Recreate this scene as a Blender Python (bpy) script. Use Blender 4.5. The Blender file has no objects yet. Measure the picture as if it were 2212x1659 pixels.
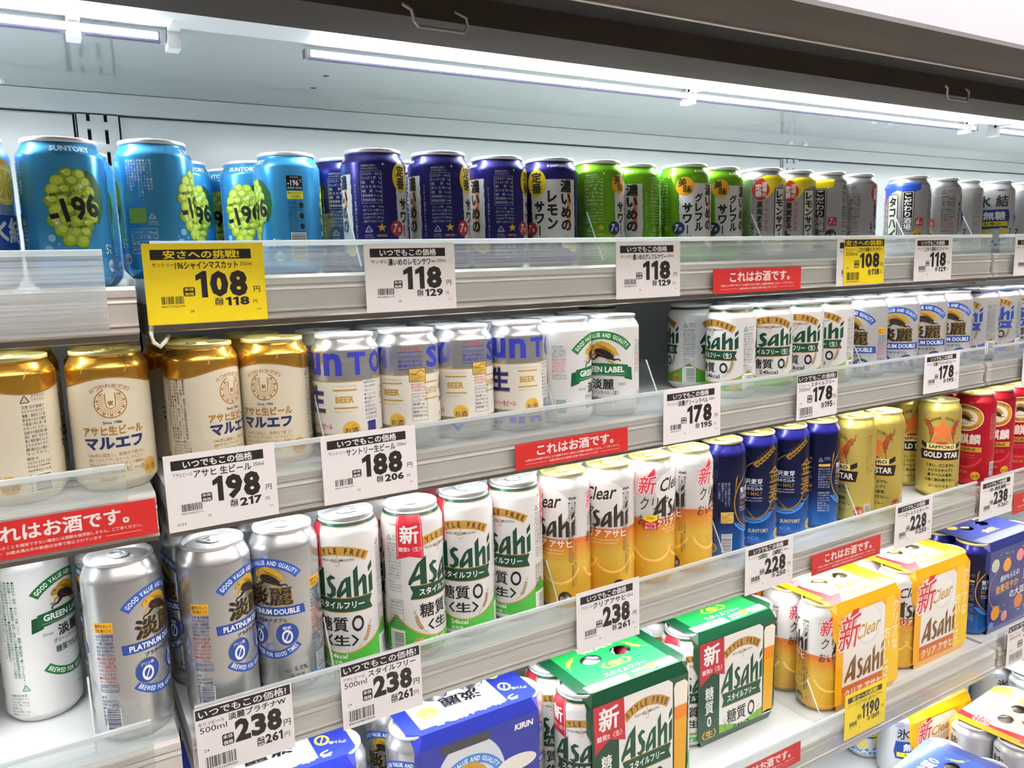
import bpy, math, random
import numpy as np
from mathutils import Matrix, Vector
from mathutils.geometry import tessellate_polygon

# ------------------------------------------------------------------ camera, world, light, exposure
scene = bpy.context.scene
Z0 = 1.45                                   # eye height of the camera above the shop floor
YAW, PITCH, ROLL, FPX = math.radians(30.381), math.radians(-8.546), math.radians(-1.665), 1688.63

def cam_basis():
    f = np.array([math.sin(YAW)*math.cos(PITCH), math.cos(YAW)*math.cos(PITCH), math.sin(PITCH)])
    r = np.array([math.cos(YAW), -math.sin(YAW), 0.0]); u = np.cross(r, f)
    return r*math.cos(ROLL)+u*math.sin(ROLL), -r*math.sin(ROLL)+u*math.cos(ROLL), f
CR, CU, CF = cam_basis()
cam_data = bpy.data.cameras.new('camera'); cam = bpy.data.objects.new('camera', cam_data)
scene.collection.objects.link(cam)
cam_data.sensor_width = 36.0; cam_data.lens = FPX*36.0/2212.0
cam_data.clip_start = 0.02; cam_data.clip_end = 60
cam.matrix_world = Matrix(((CR[0], CU[0], -CF[0], 0), (CR[1], CU[1], -CF[1], 0), (CR[2], CU[2], -CF[2], Z0), (0, 0, 0, 1)))
scene.camera = cam

world = bpy.data.worlds.new('shop_ambient'); scene.world = world; world.use_nodes = True
world.node_tree.nodes['Background'].inputs[0].default_value = (1.0, 0.95, 0.88, 1)
world.node_tree.nodes['Background'].inputs[1].default_value = 0.16

def area_light(name, loc, sx, sy, energy, col, rot=(0, 0, 0), spread=180):
    d = bpy.data.lights.new(name, 'AREA'); d.shape = 'RECTANGLE'; d.size = sx; d.size_y = sy
    d.energy = energy; d.color = col; d.spread = math.radians(spread)
    o = bpy.data.objects.new(name, d); o.location = loc; o.rotation_euler = rot
    scene.collection.objects.link(o); return o
LED = (0.93, 0.97, 1.0)
# the shop's ceiling luminaires above the aisle
area_light('aisle_luminaire_light', (0.4, -0.75, Z0+1.12), 2.6, 0.25, 25, (1.0, 0.93, 0.84))
area_light('aisle_luminaire_light', (3.4, -0.75, Z0+1.12), 2.6, 0.25, 25, (1.0, 0.93, 0.84))

for _x in (0.4, 3.4): area_light('ceiling_fill_uplight', (_x, -0.75, Z0+1.16), 2.6, 0.25, 210, (1.0, 0.96, 0.95), (math.pi, 0, 0))  # added fill lights aimed upward to brighten the shop ceiling, not real fittings
vs = scene.view_settings
vs.view_transform = 'Standard'; vs.look = 'None'; vs.gamma = 1.0; vs.use_curve_mapping = False
vs.exposure = -0.06
try: scene.cycles.transparent_max_bounces = 32
except Exception: pass

random.seed(7)
# ------------------------------------------------------------------ picture to place helpers (calibrated from the shelf lines)
def ray(u, v):
    d = CR*((u-1106)/FPX) - CU*((v-829.5)/FPX) + CF
    return d
def atY(u, v, Y):
    d = ray(u, v); k = Y/d[1]; return d[0]*k, d[2]*k
def atZ(u, v, Z):
    d = ray(u, v); k = Z/d[2]; return d[0]*k, d[1]*k

# ------------------------------------------------------------------ materials
def lin(h):
    h = h.lstrip('#'); c = [int(h[i:i+2], 16)/255 for i in (0, 2, 4)]
    return tuple(x/12.92 if x <= .04045 else ((x+.055)/1.055)**2.4 for x in c)
_mats = {}
def mk(h, metal=0.0, rough=0.4, coat=0.0, name=None):
    key = (h, metal, rough, coat, name)
    if key in _mats: return _mats[key]
    m = bpy.data.materials.new(name or ('ink_'+h.lstrip('#'))); m.use_nodes = True
    b = m.node_tree.nodes['Principled BSDF']
    b.inputs['Base Color'].default_value = (*lin(h), 1); b.inputs['Metallic'].default_value = metal
    b.inputs['Roughness'].default_value = rough; b.inputs['Coat Weight'].default_value = coat
    b.inputs['Coat Roughness'].default_value = .08
    m.diffuse_color = (*lin(h), 1); _mats[key] = m
    return m
def ink(h): return mk(h, 0, .38, .15)
def met(h, r=.27): return mk(h, .85, r, 0)
def pap(h): return mk(h, 0, .7, 0)
def asmat(m): return ink(m) if isinstance(m, str) else m

def emit(name, col, s):
    m = bpy.data.materials.new(name); m.use_nodes = True; nt = m.node_tree
    e = nt.nodes.new('ShaderNodeEmission'); e.inputs[0].default_value = (*col, 1); e.inputs[1].default_value = s
    nt.links.new(e.outputs[0], nt.nodes['Material Output'].inputs[0]); return m

def gradz(name, stops, metal, rough, noise=0.0, top=.17, nscale=120):
    """colour running up the can: stops = [(height in mm, hex)]"""
    m = bpy.data.materials.new(name); m.use_nodes = True; nt = m.node_tree; b = nt.nodes['Principled BSDF']
    tc = nt.nodes.new('ShaderNodeTexCoord'); sp = nt.nodes.new('ShaderNodeSeparateXYZ')
    nt.links.new(tc.outputs['Object'], sp.inputs[0])
    mr = nt.nodes.new('ShaderNodeMapRange'); mr.inputs['From Max'].default_value = top
    nt.links.new(sp.outputs[2], mr.inputs[0]); src = mr.outputs[0]
    if noise:
        nz = nt.nodes.new('ShaderNodeTexNoise'); nz.inputs['Scale'].default_value = nscale; nz.inputs['Detail'].default_value = 5
        nt.links.new(tc.outputs['Object'], nz.inputs[0])
        mm = nt.nodes.new('ShaderNodeMath'); mm.operation = 'MULTIPLY_ADD'; mm.inputs[1].default_value = noise; mm.inputs[2].default_value = -noise*.5
        nt.links.new(nz.outputs[0], mm.inputs[0])
        ad = nt.nodes.new('ShaderNodeMath'); ad.operation = 'ADD'
        nt.links.new(src, ad.inputs[0]); nt.links.new(mm.outputs[0], ad.inputs[1]); src = ad.outputs[0]
    cr = nt.nodes.new('ShaderNodeValToRGB'); el = cr.color_ramp.elements
    while len(el) < len(stops): el.new(.5)
    for e, (z, h) in zip(el, stops): e.position = z/1000/top; e.color = (*lin(h), 1)
    nt.links.new(src, cr.inputs[0]); nt.links.new(cr.outputs[0], b.inputs['Base Color'])
    b.inputs['Metallic'].default_value = metal; b.inputs['Roughness'].default_value = rough; b.inputs['Coat Weight'].default_value = .15
    return m

def streaky(name, h1, h2, metal, rough, sc=(1.5, 40, 260), bump=0.0):
    """brushed or extruded surface: fine variation stretched along X"""
    m = bpy.data.materials.new(name); m.use_nodes = True; nt = m.node_tree; b = nt.nodes['Principled BSDF']
    tc = nt.nodes.new('ShaderNodeTexCoord'); mp = nt.nodes.new('ShaderNodeMapping'); mp.inputs['Scale'].default_value = sc
    nz = nt.nodes.new('ShaderNodeTexNoise'); nz.inputs['Scale'].default_value = 1; nz.inputs['Detail'].default_value = 3
    nt.links.new(tc.outputs['Object'], mp.inputs[0]); nt.links.new(mp.outputs[0], nz.inputs[0])
    cr = nt.nodes.new('ShaderNodeValToRGB'); cr.color_ramp.elements[0].color = (*lin(h1), 1); cr.color_ramp.elements[1].color = (*lin(h2), 1)
    cr.color_ramp.elements[0].position = .3; cr.color_ramp.elements[1].position = .7
    nt.links.new(nz.outputs[0], cr.inputs[0]); nt.links.new(cr.outputs[0], b.inputs['Base Color'])
    b.inputs['Metallic'].default_value = metal; b.inputs['Roughness'].default_value = rough
    return m

def plastic(name, tint, fog, rough, streak, blur=0.0):
    """clear sheet: mostly see-through, some haze and a gloss layer"""
    m = bpy.data.materials.new(name); m.use_nodes = True; nt = m.node_tree; nt.nodes.remove(nt.nodes['Principled BSDF'])
    out = nt.nodes['Material Output']
    tr = nt.nodes.new('ShaderNodeBsdfTransparent'); tr.inputs[0].default_value = (*tint, 1)
    rf = nt.nodes.new('ShaderNodeBsdfRefraction'); rf.inputs['Color'].default_value = (*tint, 1); rf.inputs['IOR'].default_value = 1.04; rf.inputs['Roughness'].default_value = .2
    df = nt.nodes.new('ShaderNodeBsdfDiffuse'); df.inputs[0].default_value = (.82, .84, .84, 1)
    tl = nt.nodes.new('ShaderNodeBsdfTranslucent'); tl.inputs[0].default_value = (.82, .84, .84, 1)
    gl = nt.nodes.new('ShaderNodeBsdfGlossy'); gl.inputs['Roughness'].default_value = rough
    mx0 = nt.nodes.new('ShaderNodeMixShader'); mx1 = nt.nodes.new('ShaderNodeMixShader'); mx2 = nt.nodes.new('ShaderNodeMixShader'); mxd = nt.nodes.new('ShaderNodeMixShader')
    mx0.inputs[0].default_value = blur
    nt.links.new(tr.outputs[0], mx0.inputs[1]); nt.links.new(rf.outputs[0], mx0.inputs[2])
    mxd.inputs[0].default_value = .5; nt.links.new(df.outputs[0], mxd.inputs[1]); nt.links.new(tl.outputs[0], mxd.inputs[2])
    nt.links.new(mx0.outputs[0], mx1.inputs[1]); nt.links.new(mxd.outputs[0], mx1.inputs[2])
    if streak:
        tc = nt.nodes.new('ShaderNodeTexCoord'); mp = nt.nodes.new('ShaderNodeMapping'); mp.inputs['Scale'].default_value = (2.5, 1, 420)
        nz = nt.nodes.new('ShaderNodeTexNoise'); nz.inputs['Scale'].default_value = 1; nz.inputs['Detail'].default_value = 3
        mr = nt.nodes.new('ShaderNodeMapRange'); mr.inputs['From Min'].default_value = .3; mr.inputs['From Max'].default_value = .72
        mr.inputs['To Min'].default_value = fog*.45; mr.inputs['To Max'].default_value = fog*1.5
        nt.links.new(tc.outputs['Object'], mp.inputs[0]); nt.links.new(mp.outputs[0], nz.inputs[0]); nt.links.new(nz.outputs[0], mr.inputs[0])
        nt.links.new(mr.outputs[0], mx1.inputs[0])
    else: mx1.inputs[0].default_value = fog
    lw = nt.nodes.new('ShaderNodeLayerWeight'); lw.inputs[0].default_value = .5
    pw = nt.nodes.new('ShaderNodeMath'); pw.operation = 'POWER'; pw.inputs[1].default_value = 4.0
    ma = nt.nodes.new('ShaderNodeMath'); ma.operation = 'MULTIPLY_ADD'; ma.inputs[1].default_value = .45; ma.inputs[2].default_value = .03
    nt.links.new(lw.outputs['Facing'], pw.inputs[0]); nt.links.new(pw.outputs[0], ma.inputs[0]); nt.links.new(ma.outputs[0], mx2.inputs[0])
    nt.links.new(mx1.outputs[0], mx2.inputs[1]); nt.links.new(gl.outputs[0], mx2.inputs[2])
    nt.links.new(mx2.outputs[0], out.inputs[0])
    return m

# ------------------------------------------------------------------ object helpers
COL = scene.collection
def mesh_from(name, V, F, mats, midx=None, smooth=False, normals=None):
    me = bpy.data.meshes.new(name); me.from_pydata([tuple(map(float, v)) for v in V], [], F)
    for m in mats: me.materials.append(m)
    if midx is not None: me.polygons.foreach_set('material_index', midx)
    if smooth: me.polygons.foreach_set('use_smooth', [True]*len(me.polygons))
    me.update()
    if normals is not None:
        me.normals_split_custom_set_from_vertices([tuple(map(float, n)) for n in normals])
    return me
def obj(name, me, parent=None, loc=None, rot=None):
    o = bpy.data.objects.new(name, me); COL.objects.link(o)
    if parent is not None: o.parent = parent
    if loc is not None: o.location = loc
    if rot is not None: o.rotation_euler = rot
    return o
def tag(o, label, cat, group=None):
    o['label'] = label; o['category'] = cat
    if group: o['group'] = group
    return o
def struct(o): o['kind'] = 'structure'; return o

class MB:
    """collects boxes, extrusions, tubes and lathes into one mesh"""
    def __init__(s): s.V = []; s.F = []; s.M = []; s.sm = []
    def add(s, V, F, m=0, smooth=False):
        b = len(s.V); s.V += [tuple(v) for v in V]; s.F += [[i+b for i in f] for f in F]; s.M += [m]*len(F); s.sm += [smooth]*len(F)
    def box(s, a, b, m=0):
        (x0, y0, z0), (x1, y1, z1) = a, b
        V = [(x, y, z) for x in (x0, x1) for y in (y0, y1) for z in (z0, z1)]
        s.add(V, [[0, 1, 3, 2], [4, 6, 7, 5], [0, 4, 5, 1], [2, 3, 7, 6], [0, 2, 6, 4], [1, 5, 7, 3]], m)
    def bbox(s, a, b, r, m=0):
        """box whose long X edges are chamfered"""
        (x0, y0, z0), (x1, y1, z1) = a, b
        P = [(y0+r, z0), (y1-r, z0), (y1, z0+r), (y1, z1-r), (y1-r, z1), (y0+r, z1), (y0, z1-r), (y0, z0+r)]
        s.extr(P, x0, x1, m)
    def extr(s, P, x0, x1, m=0, closed=True, smooth=False):
        """profile of (y,z) points swept along X"""
        n = len(P); V = [(x0, y, z) for y, z in P]+[(x1, y, z) for y, z in P]; F = []
        for i in range(n if closed else n-1):
            j = (i+1) % n; F.append([i, j, n+j, n+i])
        s.add(V, F, m, smooth)
        if closed:
            t = tessellate_polygon([[Vector((0, y, z)) for y, z in P]])
            s.add([(x0, y, z) for y, z in P], [list(f) for f in t], m); s.add([(x1, y, z) for y, z in P], [list(reversed(f)) for f in t], m)
    def tube(s, pts, r, m=0, n=8, cap=True):
        pts = [Vector(p) for p in pts]; V = []; F = []
        up = Vector((0, 0, 1)); N = len(pts)
        for i, p in enumerate(pts):
            d = (pts[min(i+1, N-1)]-pts[max(i-1, 0)]).normalized()
            a = d.cross(up); a = a.normalized() if a.length > 1e-4 else Vector((1, 0, 0)); b = a.cross(d)
            for k in range(n):
                t = 2*math.pi*k/n; V.append(p+a*(r*math.cos(t))+b*(r*math.sin(t)))
        for i in range(N-1):
            for k in range(n): F.append([i*n+k, i*n+(k+1) % n, (i+1)*n+(k+1) % n, (i+1)*n+k])
        if cap: F.append(list(range(n))); F.append([(N-1)*n+k for k in range(n)])
        s.add(V, F, m, True)
    def lathe(s, prof, n=64, m=0, smooth=True):
        V = []; F = []
        for r, z in prof:
            for k in range(n):
                t = 2*math.pi*k/n; V.append((r*math.sin(t), -r*math.cos(t), z))
        for i in range(len(prof)-1):
            for k in range(n): F.append([i*n+k, i*n+(k+1) % n, (i+1)*n+(k+1) % n, (i+1)*n+k])
        s.add(V, F, m, smooth)
    def mesh(s, name, mats):
        me = mesh_from(name, s.V, s.F, mats if isinstance(mats, (list, tuple)) else [mats], s.M)
        me.polygons.foreach_set('use_smooth', s.sm); return me

# ------------------------------------------------------------------ flat print: lettering, shapes -> triangles
_tc = {}
def text_tris(s, bold=0.0, res=2):
    key = (s, bold, res)
    if key in _tc: return _tc[key]
    c = bpy.data.curves.new('t', 'FONT'); c.body = s; c.offset = bold; c.resolution_u = res; c.fill_mode = 'FRONT'
    o = bpy.data.objects.new('t', c); me = o.to_mesh(); me.calc_loop_triangles()
    n = len(me.vertices); co = np.empty(n*3); me.vertices.foreach_get('co', co); co = co.reshape(-1, 3)[:, :2]
    tn = len(me.loop_triangles); ti = np.empty(tn*3, np.int32); me.loop_triangles.foreach_get('vertices', ti)
    S = co[ti.reshape(-1, 3)] if tn else np.zeros((0, 3, 2))
    o.to_mesh_clear(); bpy.data.objects.remove(o); bpy.data.curves.remove(c)
    _tc[key] = S; return S
def cut(S, ax, c):
    d = S[:, :, ax]-c; lo = d.min(1); hi = d.max(1); x = (lo < -1e-6) & (hi > 1e-6)
    if not x.any(): return S
    keep = S[~x]; T = S[x]; D = d[x]; out = [keep]
    for t, dd in zip(T, D):
        pos = []; neg = []
        for i in range(3):
            j = (i+1) % 3; a, b = t[i], t[j]; da, db = dd[i], dd[j]
            if da >= 0: pos.append(a)
            if da <= 0: neg.append(a)
            if da*db < 0:
                p = a+(b-a)*(da/(da-db)); pos.append(p); neg.append(p)
        for P in (pos, neg):
            for k in range(1, len(P)-1): out.append(np.array([[P[0], P[k], P[k+1]]]))
    return np.concatenate(out)

class L:
    """a printed sheet, units mm"""
    def __init__(s): s.items = []; s.ox = 0.0; s.oy = 0.0; s.k = 1.0; s.clip = None
    def add(s, S, m, l):
        if len(S) == 0: return
        S = S*s.k+np.array([s.ox, s.oy])
        a = (S[:, 1, 0]-S[:, 0, 0])*(S[:, 2, 1]-S[:, 0, 1])-(S[:, 1, 1]-S[:, 0, 1])*(S[:, 2, 0]-S[:, 0, 0])
        S = np.where((a < 0)[:, None, None], S[:, ::-1], S)
        if s.clip:
            x0, y0, x1, y1 = s.clip
            for ax, c, sg in ((0, x0, 1), (0, x1, -1), (1, y0, 1), (1, y1, -1)):
                S = cut(S, ax, c); S = S[(S[:, :, ax].mean(1)-c)*sg > 0]
            if len(S) == 0: return
        s.items.append((asmat(m), S, l))
    def poly(s, pts, m, l=1, holes=()):
        loops = [list(pts)]+[list(h) for h in holes]
        t = tessellate_polygon([[Vector((x, y, 0)) for x, y in lp] for lp in loops])
        A = np.array([p for lp in loops for p in lp], float)
        s.add(A[np.array(t)], m, l)
    def rect(s, x0, y0, x1, y1, m, l=1): s.poly([(x0, y0), (x1, y0), (x1, y1), (x0, y1)], m, l)
    def rrect(s, x0, y0, x1, y1, r, m, l=1):
        P = []
        for cx, cy, a in ((x1-r, y1-r, 0), (x0+r, y1-r, 90), (x0+r, y0+r, 180), (x1-r, y0+r, 270)):
            for k in range(4):
                t = math.radians(a+30*k); P.append((cx+r*math.cos(t), cy+r*math.sin(t)))
        s.poly(P, m, l)
    def frame(s, x0, y0, x1, y1, t, m, l=1):
        s.rect(x0, y0, x1, y0+t, m, l); s.rect(x0, y1-t, x1, y1, m, l); s.rect(x0, y0, x0+t, y1, m, l); s.rect(x1-t, y0, x1, y1, m, l)
    def ell(s, cx, cy, rx, ry, m, l=1, n=22, rot=0):
        c, q = math.cos(math.radians(rot)), math.sin(math.radians(rot)); P = []
        for k in range(n):
            t = 2*math.pi*k/n; x, y = rx*math.cos(t), ry*math.sin(t); P.append((cx+x*c-y*q, cy+x*q+y*c))
        A = np.array(P); S = np.stack([np.broadcast_to(A[0], (n-2, 2)), A[1:-1], A[2:]], 1); s.add(S, m, l)
    def band(s, cx, cy, r0, r1, a0, a1, m, l=1, n=20, ky=1.0):
        S = []
        for k in range(n):
            t0 = math.radians(a0+(a1-a0)*k/n); t1 = math.radians(a0+(a1-a0)*(k+1)/n)
            p = [(cx+r*math.cos(t), cy+ky*r*math.sin(t)) for r, t in ((r0, t0), (r1, t0), (r1, t1), (r0, t1))]
            S += [[p[0], p[1], p[2]], [p[0], p[2], p[3]]]
        s.add(np.array(S), m, l)
    def ring(s, cx, cy, r, t, m, l=1, ky=1.0, n=28): s.band(cx, cy, r-t, r, 0, 360, m, l, n, ky)
    def stroke(s, pts, w, m, l=1):
        """tapering ribbon; w = one width or one per point"""
        P = [np.array(p, float) for p in pts]; W = w if isinstance(w, (list, tuple)) else [w]*len(P)
        Lh = []; Rh = []
        for i, p in enumerate(P):
            d = P[min(i+1, len(P)-1)]-P[max(i-1, 0)]; d = d/(np.linalg.norm(d)+1e-9); n = np.array([-d[1], d[0]])*W[i]/2
            Lh.append(p+n); Rh.append(p-n)
        S = []
        for i in range(len(P)-1): S += [[Lh[i], Rh[i], Rh[i+1]], [Lh[i], Rh[i+1], Lh[i+1]]]
        s.add(np.array(S), m, l)
    def star(s, cx, cy, r, m, l=1, k=.4):
        P = []
        for i in range(10):
            t = math.pi/2+math.pi*i/5; q = r if i % 2 == 0 else r*k; P.append((cx+q*math.cos(t), cy+q*math.sin(t)))
        s.poly(P, m, l)
    def text(s, t, cx, cy, w=None, h=None, m='#111111', l=3, b=0.0, sh=0.0, rot=0, al='c', res=2):
        if b > 0 and any(0x4e00 <= ord(c) < 0xa000 for c in t):               # dense characters: thicken by overprinting
            z = text_tris(t, 0.0, res).reshape(-1, 2); z = z.max(0)-z.min(0)
            kx = (w/z[0] if w else h/z[1])*b*.7; ky = (h/z[1] if h else w/z[0])*b*.7
            c, q = math.cos(math.radians(rot)), math.sin(math.radians(rot))
            for i, (ex, ey) in enumerate(((1, 1), (-1, 1), (1, -1), (-1, -1))):
                ex, ey = ex*kx, ey*ky
                s.text(t, cx+ex*c-ey*q, cy+ex*q+ey*c, w, h, m, l+.22*i, 0.0, sh, rot, al, res)
            return
        S = text_tris(t, b, res)
        if len(S) == 0: return
        S = S.copy(); lo = S.reshape(-1, 2).min(0); hi = S.reshape(-1, 2).max(0); sz = np.maximum(hi-lo, 1e-6)
        if w is None: k = (h/sz[1], h/sz[1])
        elif h is None: k = (w/sz[0], w/sz[0])
        else: k = (w/sz[0], h/sz[1])
        S = (S-(lo+hi)/2)*np.array(k)
        if sh: S[:, :, 0] += S[:, :, 1]*sh
        if al == 'l': S[:, :, 0] += sz[0]*k[0]/2
        if al == 'r': S[:, :, 0] -= sz[0]*k[0]/2
        if rot:
            c, q = math.cos(math.radians(rot)), math.sin(math.radians(rot)); S = S@np.array([[c, q], [-q, c]])
        s.add(S+np.array([cx, cy]), m, l)
    def vtext(s, t, cx, top, cw, ch, m='#111111', l=3, b=0.0, res=2):
        for i, c in enumerate(t):
            if c == ' ': continue
            y = top-ch*(i+.5)
            if c in 'ー-―': s.rect(cx-cw*.06, y-ch*.42, cx+cw*.06, y+ch*.42, m, l)
            elif c in '、。・': s.text(c, cx+cw*.3, y+ch*.3, None, ch*.2, m, l, b)
            else:
                S = text_tris(c, b, res); sz = S.reshape(-1, 2).max(0)-S.reshape(-1, 2).min(0)
                kx = min(cw*.92, max(sz[0]*cw*1.02, .05)); ky = min(ch*.92, max(sz[1]*ch*1.02, .05))
                s.text(c, cx, y, kx, ky, m, l, b, 0, 0, 'c', res)
    def arct(s, t, cx, cy, r, amid, h, m='#ffffff', l=3, b=.02, gap=.16, flip=False, sx=1.0, fit=None):
        """capitals along an arc; amid = middle angle in degrees"""
        ws = []
        for c in t:
            if c == ' ': ws.append(h*.35); continue
            S = text_tris(c, b); z = S.reshape(-1, 2); ws.append(max((z[:, 0].max()-z[:, 0].min())*h/.73*sx, h*.12))
        tot = sum(ws)+h*gap*(len(t)-1)
        if fit and tot > r*math.radians(fit):
            q = r*math.radians(fit)/tot; ws = [w*q for w in ws]; gap *= q; tot *= q
        a = -tot/2; sg = 1 if flip else -1
        for c, w in zip(t, ws):
            ang = math.radians(amid)+sg*(a+w/2)/r; a += w+h*gap
            if c == ' ': continue
            rot = math.degrees(ang)-90+(180 if flip else 0)
            s.text(c, cx+r*math.cos(ang), cy+r*math.sin(ang), w, h, m, l, b, 0, rot)
    def para(s, lines, x, top, lh, w, m='#222222', l=3, fill=.8, b=0.0):
        for i, t in enumerate(lines):
            n = sum(1.0 if ord(c) > 255 else .55 for c in t); ww = min(w, n*lh*fill*1.05)
            s.text(t, x, top-lh*(i+.5), ww, lh*fill, m, l, b, 0, 0, 'l', 1)
    def vpara(s, cols, right, top, cw, ch, m='#222222', l=3, b=0.0):
        for i, t in enumerate(cols): s.vtext(t, right-cw*(i+.5), top, cw*.9, ch, m, l, b, 1)
    def digits(s, t, x0, x1, cy, h, m, l=3, b=.05):
        ws = [.72 if c == '1' else 1.0 for c in t]; k = (x1-x0)/sum(ws); x = x0
        for c, w in zip(t, ws):
            if c == '1':
                q = w*k; s.poly([(x+a*q, cy+(e-.5)*h) for a, e in ((.42, 0), (.84, 0), (.84, 1), (.56, 1), (.06, .84), (.06, .64), (.42, .72))], m, l)
            else: s.text(c, x+w*k/2, cy, w*k*.95, h, m, l, b)
            x += w*k
    def bars(s, x0, y0, x1, y1, m='#161616', bg='#e9e9e6', l=2, along='x', seed=1):
        if bg: s.rect(x0-.8, y0-.8, x1+.8, y1+.8, bg, l)
        rr = random.Random(seed); p = 0.0; n = 0
        a, e = (x0, x1) if along == 'x' else (y0, y1); u = (e-a)/95
        q = a
        while q < e-u:
            w = u*rr.choice((1, 1, 2, 3)); g = u*rr.choice((1, 1, 2, 3))
            if along == 'x': s.rect(q, y0, min(q+w, e), y1, m, l+1)
            else: s.rect(x0, q, x1, min(q+w, e), m, l+1)
            q += w+g
    def build(s, name, mapper, ncut=None, cutaxes=()):
        """mapper(x,y,off) -> points and normals (arrays)"""
        mats = []; mi = []; VV = []; NN = []
        for m, S, l in s.items:
            S = cut_all(S, cutaxes)
            if m not in mats: mats.append(m)
            P = S.reshape(-1, 2); q, n = mapper(P[:, 0], P[:, 1], l); VV.append(q); NN.append(n); mi += [mats.index(m)]*len(S)
        V = np.concatenate(VV); N = np.concatenate(NN); nt = len(V)//3
        me = bpy.data.meshes.new(name); me.vertices.add(len(V)); me.loops.add(nt*3); me.polygons.add(nt)
        me.vertices.foreach_set('co', V.ravel()); me.loops.foreach_set('vertex_index', np.arange(nt*3, dtype=np.int32))
        me.polygons.foreach_set('loop_start', np.arange(0, nt*3, 3, dtype=np.int32))
        for m in mats: me.materials.append(m)
        me.polygons.foreach_set('material_index', np.array(mi, np.int32))
        me.polygons.foreach_set('use_smooth', np.ones(nt, bool))
        me.update(calc_edges=True)
        me.normals_split_custom_set_from_vertices(N.tolist())
        return me
def cut_all(S, axes):
    for ax, grid, lim in axes:
        lo = S[:, :, ax].min(); hi = S[:, :, ax].max()
        if hi-lo < lim: continue
        for c in grid:
            if lo < c < hi: S = cut(S, ax, c)
    return S
# ------------------------------------------------------------------ can shells
R0 = 33.1; CIRC = 2*math.pi*R0; NSEG = 64
LOW = [(22.5, 1.6), (24.2, 0.0), (26.2, 0.5), (28.4, 2.8), (31.6, 7.0), (32.8, 9.0), (R0, 10.8)]
P350 = LOW+[(R0, 30), (R0, 60), (R0, 90), (R0, 106.5), (32.9, 108.0), (32.2, 109.8), (31.0, 112.0), (29.6, 114.2), (28.3, 116.4), (27.7, 118.2)]
P500 = LOW+[(R0, 40), (R0, 80), (R0, 120), (R0, 149.0), (32.9, 150.6), (32.1, 153.2), (30.6, 156.6), (29.0, 160.0), (27.8, 162.4), (27.3, 163.6)]
def prof_fn(P):
    z = np.array([p[1] for p in P]); r = np.array([p[0] for p in P])
    o = np.argsort(z); z, r = z[o], r[o]
    zz = np.linspace(0, z.max(), 400); rr = np.interp(zz, z, r); dr = np.gradient(rr, zz)
    return (lambda q: np.interp(q, z, r)), (lambda q: np.interp(q, zz, dr))
GRID = [CIRC*k/NSEG for k in range(-NSEG, NSEG+1)]
def can_mapper(P):
    f, df = prof_fn(P)
    def mp(x, y, l):
        t = x/R0; r = f(y)+.05+.07*l; d = df(y); n = np.stack([np.sin(t), -np.cos(t), -np.clip(d, -1.2, .5)], 1)
        n /= np.linalg.norm(n, axis=1)[:, None]
        return np.stack([r*np.sin(t), -r*np.cos(t), y], 1)/1000, n
    return mp
def body_mesh(P, mat, zsplit=None):
    b = MB(); b.lathe([(r/1000, z/1000) for r, z in P], NSEG); b.lathe([(0.0005, .006), (.018, .0035), (.0225, .0016)], NSEG)
    return b.mesh('can_body', mat)
def lid_mesh(P, mat):
    r, z = P[-1]; b = MB()
    pr = [(r, z), (r+1.0, z+.4), (r+1.15, z+1.2), (r+1.1, z+3.2), (r+.7, z+3.9), (r+.1, z+4.0), (r-.6, z+3.6), (r-1.5, z+1.4), (r-2.6, z-1.6), (r-3.4, z-2.2), (r-4.2, z-1.4), (r-4.8, z+.5), (r-5.6, z+.9), (10, z+.9), (.01, z+.9)]
    b.lathe([(a/1000, c/1000) for a, c in pr], 48)
    # score line of the opening
    n = 28; V = []
    pts = [(0.0+8.2*math.cos(2*math.pi*k/n)/1000, (-11+7.6*math.sin(2*math.pi*k/n))/1000, (z+1.05)/1000) for k in range(n+1)]
    b.tube(pts, .00035, 0, 5, False)
    return b.mesh('can_lid', mat)
def tab_mesh(P, mat):
    z = (P[-1][1]+2.0)/1000; b = MB(); n = 24; O = []; I = []
    for k in range(n):
        t = 2*math.pi*k/n; c, q = math.cos(t), math.sin(t)
        e = .75
        O.append((7.2*abs(c)**e*(1 if c > 0 else -1)/1000, (3+11.5*abs(q)**e*(1 if q > 0 else -1))/1000))
        I.append((4.3*c/1000, (8+3.9*q)/1000))
    V = [(x, y, z) for x, y in O]+[(x, y, z) for x, y in I]+[(x, y, z+.0011) for x, y in O]+[(x, y, z+.0011) for x, y in I]; F = []
    for k in range(n):
        j = (k+1) % n
        F += [[k, j, 2*n+j, 2*n+k], [n+k, 3*n+k, 3*n+j, n+j]]
    t = tessellate_polygon([[Vector((x, y, 0)) for x, y in O], [Vector((x, y, 0)) for x, y in I]])
    F += [[i+2*n for i in f] for f in t]
    b.add(V, F)
    b.lathe([(.0032, z-.0008), (.0032, z+.0017), (.002, z+.0021), (.0001, z+.0021)], 14)
    W = [(x, y+.0, zz) for x, y, zz in []]
    b.tube([(-.0045, -.0035, z+.0013), (-.005, .001, z+.0013), (0, .0035, z+.0013), (.005, .001, z+.0013), (.0045, -.0035, z+.0013)], .0006, 0, 6)
    return b.mesh('pull_tab', mat)
SILVER = mk('#dfe0e1', .55, .38, 0, 'bare_aluminium'); GOLDLID = mk('#e8dc96', .5, .38, 0, 'gold_lacquered_aluminium')
LIDS = {}
for nm, P in (('350', P350), ('500', P500)):
    for cn, m in (('silver', SILVER), ('gold', GOLDLID)):
        LIDS[nm, cn] = (lid_mesh(P, m), tab_mesh(P, m))

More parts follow.
